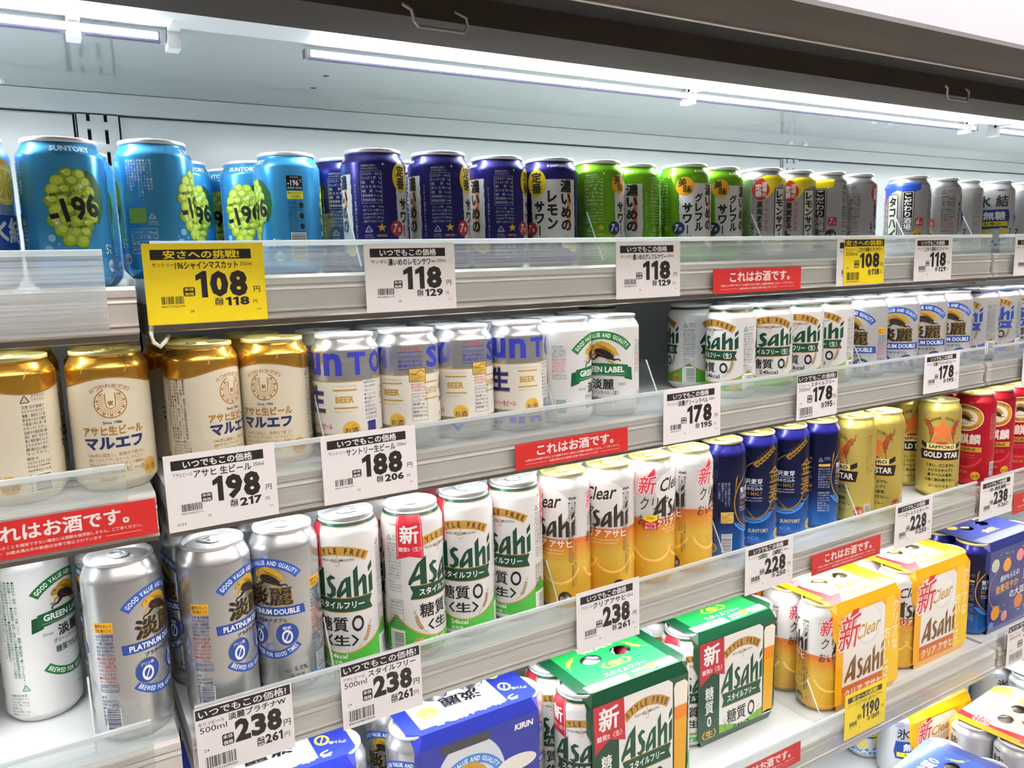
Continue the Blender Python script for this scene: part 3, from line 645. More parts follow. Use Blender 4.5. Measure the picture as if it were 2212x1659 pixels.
def tanrei(p, H, face, kind):
    """common frame of the two tanrei labels; H = top of straight wall"""
    k = 1.0
    main, dark = ('#19682f', '#0c4429') if kind == 'green' else ('#214a98', '#16245e')
    cy0 = H-(45 if H > 120 else 50)                                        # centre of the label medallion
    for o in ((0, CIRC/2) if face else (0,)):
        p.ox = o
        if H < 120: p.k = 1.13; p.oy = -6.0
        p.band(0, cy0, 33, 41.5, 38, 142, main, 2, 26); p.arct('GOOD VALUE AND QUALITY', 0, cy0, 37.2, 90, 4.6, WHITE, 3, .03, .16, False, .82, 96)
        p.band(0, cy0-22, 31, 39, 224, 316, main, 2, 26); p.arct('BREWED FOR GOOD TIMES', 0, cy0-22, 35, 270, 4.4, WHITE, 3, .03, .16, True, .82, 84)
        if kind == 'green':
            beast(p, 0, cy0+17, 18)
            p.poly([(-34, cy0-12), (-24, cy0-9), (-24, cy0+4), (-33, cy0+2)], dark, 2); p.poly([(24, cy0-9), (34, cy0-12), (33, cy0+2), (24, cy0+4)], dark, 2)
            p.poly([(-29, cy0-8), (-15, cy0-6.2), (0, cy0-5.6), (15, cy0-6.2), (29, cy0-8), (28, cy0+5), (15, cy0+6.8), (0, cy0+7.4), (-15, cy0+6.8), (-28, cy0+5)], '#0f5830', 3)
            p.text('GREEN LABEL', 0, cy0+.6, 47, 6.4, WHITE, 4, .035); p.rect(-25, cy0-4.8, 25, cy0-4.4, '#9fc7a8', 4)
            p.text('淡麗', 0, cy0-15, 24, 11, '#17201b', 3, .025); p.text('Since', -21, cy0-15, 9, 2.8, '#51665a', 3); p.text('2002', 21, cy0-15, 9, 2.8, '#51665a', 3)
            p.text('グリーンラベル〈生〉', 0, cy0-24, 34, 4.6, '#1d2b22', 3, .01); p.text('糖質70%オフ', 0, cy0-32.5, 32, 7, '#1f4a33', 3, .01)
        else:
            beast(p, 0, cy0+20, 17); p.text('淡麗', 1, cy0+2.4, 44, 17.5, '#b08a3a', 3, .045); p.text('淡麗', 0, cy0+3, 44, 17.5, '#17171a', 3.4, .045)
            p.poly([(-34, cy0-17), (34, cy0-17), (33, cy0-8), (-34.5, cy0-8)], '#1d3f88', 3); p.text('PLATINUM DOUBLE', 0, cy0-12.5, 57, 5.6, WHITE, 4, .03); p.text('プラチナダブル', 0, cy0-21.5, 32, 4, '#222222', 3, .02)
            for x, t in ((-15, 'プリン体'), (15, '糖質')):
                p.ell(x, cy0-36, 11.6, 12.2, '#b99a55', 3, 26); p.ell(x, cy0-36, 11, 11.6, '#1d3f88', 3.3, 26); p.text(t, x, cy0-29.5, 12 if len(t) > 2 else 8, 3.4, WHITE, 4, .01); p.ring(x, cy0-38.5, 5.2, 1.8, WHITE, 4, 1.35, 20); p.stroke([(x-2.4, cy0-44), (x+2.4, cy0-33)], 1.1, WHITE, 4.2)
        if H > 120: p.text('ALC.', 14 if kind != 'green' else 8, 27, 8, 3, '#3c3f52', 3); p.text('5.5%' if kind != 'green' else '4.5%', 26, 28, 13, 4.6, '#3c3f52', 3, .01); p.text('発泡酒', 22, 20.5, 14, 4.8, '#3c3f52', 3)
    p.ox = 0; p.k = 1.0; p.oy = 0.0
    for sg, o in ((1, 1), (-1, 2)):
        p.ox = sg*CIRC*.235 if kind != 'green' else sg*CIRC*.25; c = '#2c3c78' if kind != 'green' else '#2c6a4c'; t = H-6
        if kind != 'green': p.rrect(-8, t-34, 9, t-24, .6, '#e3a823', 2); p.para(['爽快なキレと', '力強い飲みごたえ'], -7, t-25, 4.2, 15, BLACK, 3, .8, .01); t -= 35
        else: t -= 8
        q = .72 if H < 120 else 1.0
        if kind == 'green' and H > 120 and sg < 0:
            p.vpara(['●原材料名:麦芽、ホップ、大麦、コーン、糖類(国内製造)●アルコール分4.5%', '●内容量500ml●賞味期限(年月)缶底に記載●製造者麒麟麦酒株式会社', '東京都中野区中野4-10-2●製造所固有記号は左記の下段にロット記号は', '下段に製造年月は缶底に記載●お問い合わせはお客様相談室まで', '0120-111-560 www.kirin.co.jp'], 9, H-4, 3.6, 2.7, c)
            recycle(p, 8, 38, 3.4, '#2c8a4c'); p.para(NUTR, -8, 32, 3.2, 17, c)
        else:
            p.para(['注意 缶が破損', 'することがあります。缶', 'への衝撃、冷凍庫保管、', '直射日光の当たる車内', '高温になる場所での', '放置を避けてください。'], -8, t, 3.4*q, 16.5, c); p.para(['●妊娠中や授乳期', 'の飲酒は、胎児・', '乳児の発育に悪', '影響を与えるおそ', 'れがあります。', '●飲酒は20歳に', 'なってから。'], -8, t-21*q, 3.6*q, 16.5, '#a8404c')
            p.frame(-8, t-54*q, 9, t-47*q, .3, c, 3); p.para(['商品情報はこちらから', 'kirinproducts.jp'], -7.5, t-47.3*q, 3.2*q, 15.5, c)
            if H > 120: p.para(['※1', '100ml当たりプリ', 'ン体0.5mg未満', 'のものをプリン体', '0と表示。', '※2', '食品表示基準に', 'よる。'], -8, t-57, 3.6, 15, '#4a4c70')
            p.bars(-4, 13, 8, 13+22*q, '#23314f' if kind != 'green' else '#2c6a4c', '#e2e3e4', along='y', seed=8); p.vtext('4901411', -7, 13+24*q, 2.6, 3.2*q, c)
    p.ox = 0
    if H > 120: osake(p, 40, 12, 8, '#3a7cc0' if kind != 'green' else '#69b34a', WHITE)
def d_gl350(p): tanrei(p, 106, True, 'green')
def d_gl500(p): tanrei(p, 146, True, 'green')
def d_pd350(p): tanrei(p, 106, True, 'blue')
def d_pd500(p): tanrei(p, 146, True, 'blue')
def sf_face(p, H, main, lt, ribbon, sub):
    """face of the style-free label between z=11 and the neck; H = neck start"""
    S = (H-11)/139.0 if H > 120 else 1.0
    T = H-2; gold = '#a97f33'
    big = H > 120
    yb = T-(8 if big else -2)                          # top of gold arc
    r = 62
    p.band(0, yb-r, r-9.5, r, 57, 123, gold, 2, 24); p.arct('STYLE FREE', 0, yb-r, r-4.8, 90, 6.2, '#1c1a12', 3, .03, .66, False, 1.0, 60)
    p.text('RICH AND SMOOTH', 0, yb-15 if big else yb-14, 34, 2.6, '#3a3a34', 3, .012); script_sf(p, 0, yb-14.5, 5.2, '#a07c3c', 3)
    ya = yb-(37 if big else 27); asahi(p, 0, ya, 73, 35 if big else 26, main)
    yt = ya-(18.5 if big else 15); hh = 14.5 if big else 12
    p.poly([(-35, yt), (35, yt), (32, yt-hh/2), (35, yt-hh), (-35, yt-hh), (-32, yt-hh/2)], main, 2); p.rect(-34, yt, 34, yt+.8, gold, 2); p.rect(-34, yt-hh-.8, 34, yt-hh, gold, 2)
    p.text(sub, 0, yt-hh/2, 51 if len(sub) < 9 else 56, 7.6, WHITE, 3, .025)
    y2 = yt-hh-(13.5 if big else 10.5); p.text('糖質', -9, y2, 33 if big else 28, 15.5 if big else 13, BLACK, 3, .02); p.ring(17.5, y2, 6.2 if big else 5.4, 2.2, BLACK, 3, 1.4 if big else 1.3, 24)
    if big: p.text('〈生〉', 0, y2-17.5, 34, 11.5, BLACK, 3, .03)
    else: p.text('24kcal', 0, y2-11.5, 25, 5.4, BLACK, 3, .015)
    yw = y2-(18 if big else 4)
    barley(p, 17, yw-8, 30, yw+16, '#8d6a2c', 3, 6, 1.0, -.12); barley(p, -17, yw-8, -30, yw+16, '#8d6a2c', 3, 6, 1.0, .12)
    return y2
def d_sf(p, H, main, body, lt, sub, ribbon=True):
    big = H > 120
    yb = 42 if big else 30
    for o in (0, CIRC/2):
        p.ox = o
        n = 26; w = CIRC/2
        arc = [(-w/2+w*k/n, yb+ (9 if big else 8)-(27 if big else 17)*math.cos(math.pi*(k/n-.5))**.8 + (0)) for k in range(n+1)]
        p.poly([(-w/2, 10.8), (w/2, 10.8)]+arc[::-1], lt, 1); p.stroke(arc, 1.6, '#a97f33', 1.6)
        sf_face(p, H, main, lt, ribbon, sub)
        if big: p.text('24kcal', -5, 21, 20, 5, WHITE, 3, .02); p.text('発泡酒', -8, 14, 14, 4.4, WHITE, 3)
        if not big: osake(p, 32, 17, 6.5, '#b8913c', '#3a2c10')
        else: osake(p, -27, 18, 8, '#a98a35', '#20301a')
        p.rect(-w/2, H+9, w/2, H+12.2, main, 2); p.rect(-w/2, H+8, w/2, H+8.6, '#b08a3a', 2)
        p.ox = o+CIRC/4; c = '#33463d' if big or 1 else BLACK
        p.rect(-9.5, 11, 9.5, 34, '#e6e6e2', 1.8); recycle(p, -5, H-13, 3.2, '#2a6a48'); p.para(['あきかんは', 'リサイクルへ'], 0, H-9.5, 3.4, 10, c); p.para(WARN, -8, H-18, 3.4, 16.5, c); p.para(['問合せ', '0120-011-121', 'https://www.', 'asahibeer.co.jp'], -8, H-60, 3.2, 16, c); p.bars(-4, 12, 8, 31, along='y', seed=5, m='#33463d'); p.vtext('4901004', -6.6, 32, 2.4, 3, c)
        if big: p.frame(-8.5, 36, 9, 68, .3, c, 3); p.para(NUTR, -8, 67, 3.8, 16, c); asahi(p, 0, H+2, 9, 3.4, '#a98a35')
        if ribbon:
            p.ox = o-CIRC*.16; rm = '#b01c2c'
            p.poly([(-13.5, H+11), (13.5, H+11), (14.5, H-36), (0, H-32.5), (-14.5, H-36)], rm, 4); p.stroke([(-12, H+10), (-12.8, H-34)], .5, '#e8c8c8', 4.4); p.stroke([(12, H+10), (12.8, H-34)], .5, '#e8c8c8', 4.4)
            p.text('新', 0, H-9, 19, 19, WHITE, 5, .03); p.text('糖質0〈生〉', 0, H-25, 23, 5, WHITE, 5, .01)
    p.ox = 0
def d_sf350(p): d_sf(p, 106, '#0a3a25', 0, '#4f9a2c', 'スタイルフリー〈生〉', False)
def d_sf500(p): d_sf(p, 149, '#0a3a25', 0, '#3f9a34', 'スタイルフリー')
def d_sfp350(p): d_sf(p, 106, '#1c3a8c', 0, '#2850a8', 'スタイルフリー', False)
def clear_face(p, flat=False):
    p.ell(0, 128, 30, 24, '#dddbd8', 1.2, 30); p.band(0, 140, 36, 36.6, 200, 340, '#b9b9b6', 2, 22)
    p.text('Clear', -2, 135, 42, 17, '#2c211a' if not flat else '#a8842c', 3, .015, .35, 6); asahi(p, 1, 108, 68, 32, '#2e2418')
    p.text('クリア アサヒ', 1, 83.5, 60, 10, '#efe6d8', 4, .025); p.text('Brewed from quality ingredients and', 0, 75.5, 42, 2.6, '#ecd9b6', 3, 0, .3); p.text('by our advanced techniques', 2, 71.5, 34, 2.6, '#ecd9b6', 3, 0, .3)
def shin(p, x, y, s, m='#bf2030', w='#ecdede', l=3):
    """red burst character with folded ribbon"""
    p.poly([(x-.62*s, y-.2*s), (x+.25*s, y+1.0*s), (x+.55*s, y+1.3*s), (x+.6*s, y+1.0*s), (x+.3*s, y+.2*s), (x-.1*s, y-.3*s), (x-.6*s, y-.72*s)], m, l)
    p.text('新', x, y, s*1.3, s*1.45, w, l+1, .05, .18); p.text('新', x, y, s*1.24, s*1.4, m, l+1.4, .012, .18)
    for k in range(9):
        a = k*.7; p.poly([(x-.3*s, y+.35*s), (x-.3*s+.55*s*math.cos(a), y+.35*s+.5*s*math.sin(a)), (x-.3*s+.2*s*math.cos(a+.35), y+.35*s+.2*s*math.sin(a+.35))], m, l)
def d_clear(p):
    for o in (0, CIRC/2):
        p.ox = o; clear_face(p)
        p.ox = o-CIRC*.18; shin(p, -2, 134, 17); p.text('クリア', 8, 110, 38, 17, '#3a2417', 3, .006, .1); p.text('おいしい', 8, 88, 44, 14, '#3a2417', 4, .006, .1)
        for k in range(7):
            a = math.radians(200+140*k/6); 
        p.band(6, 62, 26, 29.5, 200, 340, '#ecb64a', 2, 20); p.band(6, 62, 26.6, 27.6, 205, 335, '#f3d488', 2.4, 20)
        p.ox = o+CIRC*.17; c = '#4a4338'; asahi(p, -3, 140, 10, 4, '#2c2418'); p.vpara(['●原材料名 発泡酒(国内製造)、スピリッツ(大麦)●アルコール分5%', '5%●内容量500ml●製造者アサヒビール株式会社 東京都墨田区吾妻橋', '●麦芽使用比率50%未満●賞味期限は缶底上段に記載'], 2, 135, 3.6, 3.0, c)
        osake(p, -14, 16, 8, '#2a1c12', '#e8dcc0')
        p.ox = o+CIRC*.07; p.band(0, 60, 24, 28, 195, 345, '#e3a33c', 2, 20); p.band(0, 60, 25, 26.2, 200, 340, '#f1cf7e', 2.4, 20)
    p.ox = 0; rr = random.Random(2)
    for k in range(160):
        x, y = rr.uniform(-100, 100), rr.uniform(12, 78); r = rr.uniform(.2, .55); p.ell(x, y, r, r, rr.choice(['#f2d48c', '#b8701c']), 1.6, 6)
def d_kinmugi(p):
    g = met('#c59a3f', .35); tx = '#d9dbe6'
    for o in (0, CIRC/2):
        p.ox = o
        p.band(0, 82, 29.2, 31, 120, 345, g, 2, 34, 1.25); p.stroke([(-15, 115), (-6, 124), (6, 130)], [1.6, 1.4, .8], g, 2)
        for k in range(7):
            x, y = 2+4.6*k, 125+3.8*k; p.ell(x, y, 3.4, 1.7, g, 3, 12, 40); p.ell(x+2.5, y-3.2, 3.2, 1.5, g, 3, 12, 15); p.stroke([(x, y), (x+5, y+13)], [.6, .1], g, 3); p.stroke([(x+2, y-3), (x+12, y+2)], [.6, .1], g, 3)
        p.stroke([(-29, 96), (-27, 116), (-25, 122)], [.4, 2.6, .3], g, 2.4); p.stroke([(-12, 60), (0, 46), (14, 42)], [.3, 2.8, .4], g, 2.4)
        p.text('贅沢麦芽', -4, 99, 33, 8, tx, 3, .015); p.rect(-21, 92.6, 13, 93.2, tx, 3); p.text('天然水仕込み', -4, 88.6, 33, 5.6, tx, 3, .01); p.text('RICH MALT', -4, 81, 33, 5.6, g, 3, .012); p.para(['Enjoy your comfortable', '& relaxing time at home.'], -21, 76.5, 4, 34, tx)
        p.text('金', 34, 108, 22, 24, g, 3, .02); p.text('麦', 34, 80, 22, 26, g, 3, .02); p.stroke([(22, 60), (32, 56), (46, 62)], [.4, 2, .4], g, 3)
        p.text('SUNTORY', 8, 26, 30, 5.6, '#b9a98c', 3, .04); p.text('ALC.5%', 0, 15, 16, 4, '#6f9fd6', 3)
        p.band(0, 74, 34, 37, 215, 325, '#2f7fd0', 1.4, 22); p.band(0, 74, 31.5, 32.6, 220, 320, '#5aa2e0', 1.6, 22)
        p.ox = o+CIRC/4+10; c = '#8c93b4'
        if o == 0:
            p.vpara(['香りは季節に合わせて', '味わいを変えています。', '春夏秋冬いつでも', 'おいしい金麦を。'], 6, 112, 4.4, 3.4, c); p.rrect(-7, 54, 11, 70, 1, '#c2a14b', 3); p.stroke([(-6, 64), (0, 63), (4, 67), (8, 68), (10, 65)], .6, BLACK, 4); p.para(['  天然水の', 'ビール工場から', 'SUNTORY'], -5.5, 62.5, 2.6, 15, BLACK, 4); p.bars(-5, 13, 8, 38, along='y', seed=2, m='#2a2f55'); p.vtext('4901777', -8, 40, 2.6, 3.4, c); osake(p, -20, 18, 8, '#b8943a', '#1c2250')
        else:
            recycle(p, -5, 110, 3.2, c); p.para(['あき缶は', 'リサイクル'], 0, 114, 3, 10, c); p.rrect(-8, 99, 10, 103, 1, '#b8943a', 3); p.para(['●原材料名 発泡酒(国内', '製造)、スピリッツ(小麦)', '●アルコール分5%', '●内容量 500ml', '●製造者サントリー(株)', '東京都港区台場2-3-3', '●製造所固有記号は缶', '底左側に記載'], -8, 97, 4, 18, c); p.para(NUTR, -8, 60, 4, 18, '#b9c0d6')
    p.ox = 0
def d_gold(p):
    red = '#c4622a'; bk = '#17140e'
    for o in (0, CIRC/2):
        p.ox = o; p.star(0, 116, 23, red, 2, .42); p.arct('GENUINE', 0, 108, 31, 122, 4.6, bk, 3, .015, .2); p.arct('QUALITY', 0, 108, 31, 58, 4.6, bk, 3, .015, .2)
        for sg in (-1, 1):
            barley(p, sg*20, 94, sg*31, 138, '#8a3a1e', 3, 9, 1.15, sg*.18); barley(p, sg*19, 94, sg*22, 122, '#8a3a1e', 3, 7, 1.0, sg*.12)
        p.poly([(-34, 98), (-22, 92), (-22, 84), (-34, 90)], bk, 2); p.poly([(34, 98), (22, 92), (22, 84), (34, 90)], bk, 2); p.ell(0, 96, 10, 2.6, '#b03a26', 2.6)
        p.rect(-24, 84, 24, 94, '#d9cf8a', 2.4); p.text('SAPPORO', 0, 89, 41, 6, bk, 3, .03)
        p.poly([(-36, 84), (36, 84), (33, 66), (-33, 66)], red, 2.6); p.poly([(-35.4, 83.3), (35.4, 83.3), (32.4, 66.7), (-32.4, 66.7)], bk, 2.8); p.text('GOLD STAR', 0, 75, 58, 10, '#e8e4d8', 3.6, .035)
        for k, t in enumerate(('うまい、どこまでも。', 'ヱビスのホップと', '黒ラベルの麦芽。', '力強く飲み飽きない。')): p.text(t, 0, 57-8.4*k, (46, 40, 40, 50)[k], 5.6, bk, 3, .025)
        p.text('ゴールドスター', 0, 21, 36, 5.4, bk, 3, .02)
        osake(p, 38, 20, 7.6, '#9a3a2e', '#e0cf9a')
        p.ox = o+CIRC/4; c = '#8a6a24'; p.vpara(['●原材料名 発泡酒(国内製造)、スピリッツ', '●内容量500ml●アルコール分5%●製造者', '(株)サッポロビール 東京都渋谷区恵比寿'], 5, 140, 3.4, 2.8, c); recycle(p, 6, 84, 3, c); p.star(9, 92, 2.6, '#b8652c', 3); p.bars(-4, 12, 7, 30, along='y', seed=7)
    p.ox = 0
def d_honki(p):
    g = '#b88a2c'; wt = '#e8dcd0'
    for o in (0, CIRC/2):
        p.ox = o; p.ell(0, 124, 31, 24, '#e7ddc6', 2, 34); p.ell(0, 124, 29.6, 22.6, g, 2.3, 34); p.ell(0, 124, 21.5, 15.6, '#ded6c2', 2.6, 30)
        p.arct('KIRIN BREWERY COMPANY', 0, 100, 43.4, 90, 3.8, '#2a1c0c', 3, .02, .15, False, 1.0, 70); p.arct('ORIGINAL QUALITY', 0, 146, 41, 270, 3.6, '#2a1c0c', 3, .02, .15, True); beast(p, 0, 124, 15, 3, '#a8842c')
        p.text('KIRIN BEER', 0, 113, 14, 2, '#2a1c0c', 3)
        p.text('本麒麟', 0, 86, 54, 18, '#5c0e18', 2, .06); p.text('本麒麟', 0, 86, 54, 18, wt, 3, .035); p.rect(-30, 63, 30, 72, g, 2); p.text('長期低温熟成', 0, 67.5, 40, 5.4, '#2a1c0c', 3, .015)
        p.para(['Brewed with authentic quality', 'and brewery\'s pioneers.'], -20, 59, 4, 40, '#c9787e'); p.text('ALC.6%', 0, 26, 18, 5, g, 3, .015); osake(p, 22, 20, 7.6, '#c9a02c', '#5a1a10')
        p.band(2, 66, 30, 33, 205, 335, '#c33a46', 1.4, 20)
        p.ox = o+CIRC/4; p.para(WARN, -8, 132, 4, 17, '#d9a0a0'); p.bars(-4, 20, 8, 44, along='y', seed=12)
    p.ox = 0

CRM = mk('#d3cab2', .15, .36, .1, 'cream_lacquer'); WHM = mk('#dddcda', .15, .34, .15, 'white_lacquer'); SLV = mk('#d2d3d4', .85, .27, 0, 'silver_matt_can'); WSL = mk('#d2d3d4', .55, .34, .1, 'pearl_white_can')
CLR = gradz('beer_print', [(0, '#cf9426'), (30, '#dcae34'), (58, '#d8b444'), (74, '#d29030'), (89, '#c8662c'), (90.5, '#dddbd8'), (170, '#dfdeda')], .3, .26, .03, .17, 60)
KIN = gradz('deep_blue_print', [(0, '#15589f'), (30, '#154f98'), (48, '#123272'), (64, '#0e1840'), (147, '#0b0e2a'), (152, '#1e1e74'), (170, '#22227e')], .45, .26)
DES = {
 'muscat': dict(P='350', body=mk('#48a6df', .55, .24, .1, 'blue_foil_can'), lid='silver', fn=d_muscat),
 'navy': dict(P='350', body=mk('#2a2870', .6, .3, .1, 'navy_foil_can'), lid='silver', fn=d_navy),
 'grape': dict(P='350', body=mk('#78bc24', .65, .27, .1, 'green_foil_can'), lid='silver', fn=d_grape),
 'lemon': dict(P='350', body=SLV, lid='silver', fn=d_lemon), 'tako': dict(P='350', body=SLV, lid='silver', fn=d_tako),
 'ice': dict(P='350', body=WSL, lid='silver', fn=d_ice), 'icelemon': dict(P='350', body=mk('#b9c6d8', .6, .3, .1, 'pale_blue_can'), lid='silver', fn=d_icelemon),
 'marufe': dict(P='350', body=CRM, lid='gold', fn=d_marufe), 'nama': dict(P='350', body=SLV, lid='silver', fn=d_nama),
 'gl350': dict(P='350', body=WHM, lid='silver', fn=d_gl350), 'sf350': dict(P='350', body=WHM, lid='silver', fn=d_sf350),
 'pd350': dict(P='350', body=WSL, lid='silver', fn=d_pd350), 'sfp350': dict(P='350', body=WSL, lid='silver', fn=d_sfp350),
 'gl500': dict(P='500', body=WHM, lid='silver', fn=d_gl500), 'pd500': dict(P='500', body=SLV, lid='silver', fn=d_pd500),
 'sf500': dict(P='500', body=WHM, lid='silver', fn=d_sf500), 'clear': dict(P='500', body=CLR, lid='gold', fn=d_clear),
 'kinmugi': dict(P='500', body=KIN, lid='gold', fn=d_kinmugi), 'gold': dict(P='500', body=mk('#d6c163', .65, .28, .1, 'gold_lacquer_can'), lid='gold', fn=d_gold),
 'honki': dict(P='500', body=mk('#b81a2a', .55, .3, .1, 'red_foil_can'), lid='gold', fn=d_honki),
}
for k, d in DES.items():
    P = P350 if d['P'] == '350' else P500
    d['bm'] = body_mesh(P, d['body']); d['lm'], d['tm'] = LIDS[d['P'], d['lid']]
    p = L(); p.clip = (-400, 10.8, 400, P[-1][1]-.2); d['fn'](p)
    d['pm'] = p.build('can_print', can_mapper(P), None, ((0, GRID, 3.0), (1, [q[1] for q in P if q[1] > 100], 2.0)))
# ------------------------------------------------------------------ the case: back wall, ceiling, canopy
XL, XR = -1.9, 3.6
FL = [-.0015, -.183, -.4124, -.673, -.895]          # shelf tops relative to eye height
LID = [f+h for f, h in zip(FL, (.1222, .1222, .1676, .1676, .1222))]
YB = 1.11
BAYS = [(-1.196, .063), (.0725, 1.335), (1.3445, 2.6)]
enamel = streaky('white_enamel', '#cfd4d4', '#d9dddd', 0, .22, (3, 3, 3))
enamel_dim = mk('#ccd1d1', 0, .3, .2, 'white_enamel_plain')
shelfm = mk('#c9cccc', 0, .3, .1, 'shelf_enamel')
taupe = streaky('taupe_coated_steel', '#453a2f', '#4a3f34', 0, .8, (2, 20, 20))
darkm = mk('#2c2a29', 0, .8, 0, 'night_blind_fabric')
blackm = mk('#121212', 0, .6, 0, 'black_gap')
zc = .222
wb = struct(obj('wall_back', (lambda b: (b.box((XL, YB+.012, Z0-1.3), (XR, YB+.03, Z0+.30)), b.mesh('wall_back', blackm))[1])(MB())))
ups = [.0735, 1.312, 2.55, -1.165]
for i, x0 in enumerate(sorted(ups)[:-1]):
    x1 = sorted(ups)[i+1]; b = MB(); b.bbox((x0+.026, YB, Z0-1.25), (x1-.026, YB+.012, Z0+.197), .002)
    obj('panel', b.mesh('back_panel', enamel), wb)
for i, x in enumerate(ups):
    b = MB(); w = .0235
    zz = Z0+.197
    for k in range(2):                                   # two slotted channels with a web between
        sx = x-.0095+.019*k
        b.box((sx-.0015-.012*(1-k), YB-.004, Z0-1.25), (sx-.002, YB+.01, zz)) if k == 0 else b.box((sx+.002, YB-.004, Z0-1.25), (x+w, YB+.01, zz))
    b.box((x-w, YB-.004, Z0-1.25), (x-.0215, YB+.01, zz)); b.box((x-.0075, YB-.004, Z0-1.25), (x+.0075, YB+.01, zz))
    z = Z0-1.25
    while z < zz:                                        # bridges between the slots
        for sx in (x-.0095, x+.0095): b.box((sx-.0021, YB-.0038, z), (sx+.0021, YB+.01, min(z+.009, zz)))
        z += .026
    o = obj('upright_post', b.mesh('upright_post', enamel_dim))
    tag(o, 'white slotted steel upright on the back wall %s' % ['behind the light blue and purple cans', 'behind the grey lemon cans', 'behind the rightmost bay', 'left of the light blue cans'][i], 'upright')
b = MB(); b.extr([(YB+.012, Z0+.199), (YB-.004, Z0+.199), (YB-.012, Z0+.2215), (YB+.012, Z0+.2215)], XL, XR)
struct(obj('trim_1', b.mesh('cove_trim', enamel_dim)))
ceil = struct(obj('ceiling', None))
for x0, x1 in ((XL, .0), (.0, 1.313), (1.3145, XR)):
    b = MB(); b.box((x0, .7165, Z0+zc), (x1, YB+.01, Z0+zc+.02)); obj('panel', b.mesh('ceiling_panel', mk('#a4abab', 0, .12, .5, 'case_ceiling_enamel')), ceil)
for u, v in ((1888, 262), (1923, 265), (1707, 308), (1740, 311), (2, 172)):
    X, Y = atZ(u, v, zc); b = MB(); b.lathe([(.0055, 0), (.005, -.003), (.0005, -.0045)], 14)
    tag(obj('ceiling_bolt', b.mesh('bolt', SILVER), None, (X, Y, Z0+zc)), 'small domed steel bolt in the case ceiling %s' % {1888: 'left of the front pair', 1923: 'right of the front pair', 1707: 'left of the rear pair', 1740: 'right of the rear pair', 2: 'at the far left edge'}[u], 'bolt', 'ceiling bolts')
for k, (u, v) in enumerate(((739, 130), (704, 164), (677, 190))):
    X, Y = atZ(u, v, zc); b = MB(); b.box((-.003, -.0012, -.0006), (.003, .0012, .0)); obj('vent_slot', b.mesh('vent_slot', blackm), ceil, (X, Y, Z0+zc))
# canopy front
cn = struct(obj('trim_2', None))
def cpart(name, P, m): 
    b = MB(); b.extr([(y, Z0+z) for y, z in P], XL, XR); return obj(name, b.mesh(name, m), cn)
cpart('inner_lip', [(.646, .2125), (.711, .2105), (.7155, .2140), (.7155, .30), (.646, .30)], mk('#342b22', 0, .85, 0, 'dark_taupe_steel'))
b = MB(); b.extr([(.716, Z0+.2142), (.790, Z0+.2206), (.790, Z0+.2218), (.716, Z0+.2218)], XL, XR); obj('reflector', b.mesh('reflector', mk('#eef1f2', 0, .4, 0, 'white_reflector')), cn)
cpart('blind_slot', [(.5465, .236), (.646, .236), (.646, .30), (.5465, .30)], darkm)
cpart('slot_edge', [(.5425, .2100), (.5465, .2100), (.5465, .24), (.5425, .24)], mk('#b5aa9c', .3, .4, 0, 'pale_edge_strip'))
cpart('outer_lip', [(.508, .2125), (.5425, .2112), (.5425, .30), (.508, .30)], taupe)
cpart('fascia', [(.4785, .2150), (.508, .2125), (.508, .45), (.4785, .45)], taupe)
cpart('header_panel', [(.470, .2155), (.4785, .2150), (.4785, .62), (.470, .62)], mk('#c4c2c8', 0, .5, .05, 'white_header_panel'))
b = MB(); b.box((XL, .479, Z0+.45), (XR, YB+.03, Z0+.47)); obj('canopy_roof', b.mesh('canopy_roof', taupe), cn)
def wire_handle(u0, u1, v, nm, lab):
    y = .640; X0, z = atY(u0, v, y); X1, z1 = atY(u1, v, y); z = (z+z1)/2
    b = MB(); q = [(X0-.012, y-.004, Z0+z+.012), (X0-.003, y-.002, Z0+z+.009), (X0, y, Z0+z+.002), (X0+.004, y, Z0+z-.003), (X1-.004, y, Z0+z-.003), (X1, y, Z0+z+.002), (X1-.002, y-.002, Z0+z+.009), (X1-.014, y-.004, Z0+z+.012)]
    b.tube(q, .0014); tag(obj('wire_handle', b.mesh('wire_handle', mk('#8d8276', .2, .4, 0, 'coated_wire'))), lab, 'handle', 'night blind handles')
wire_handle(895, 1010, 56, 0, 'bent wire pull handle hanging from the dark blind slot near the middle')
wire_handle(2046, 2092, 211, 0, 'bent wire pull handle hanging from the blind slot at the right')
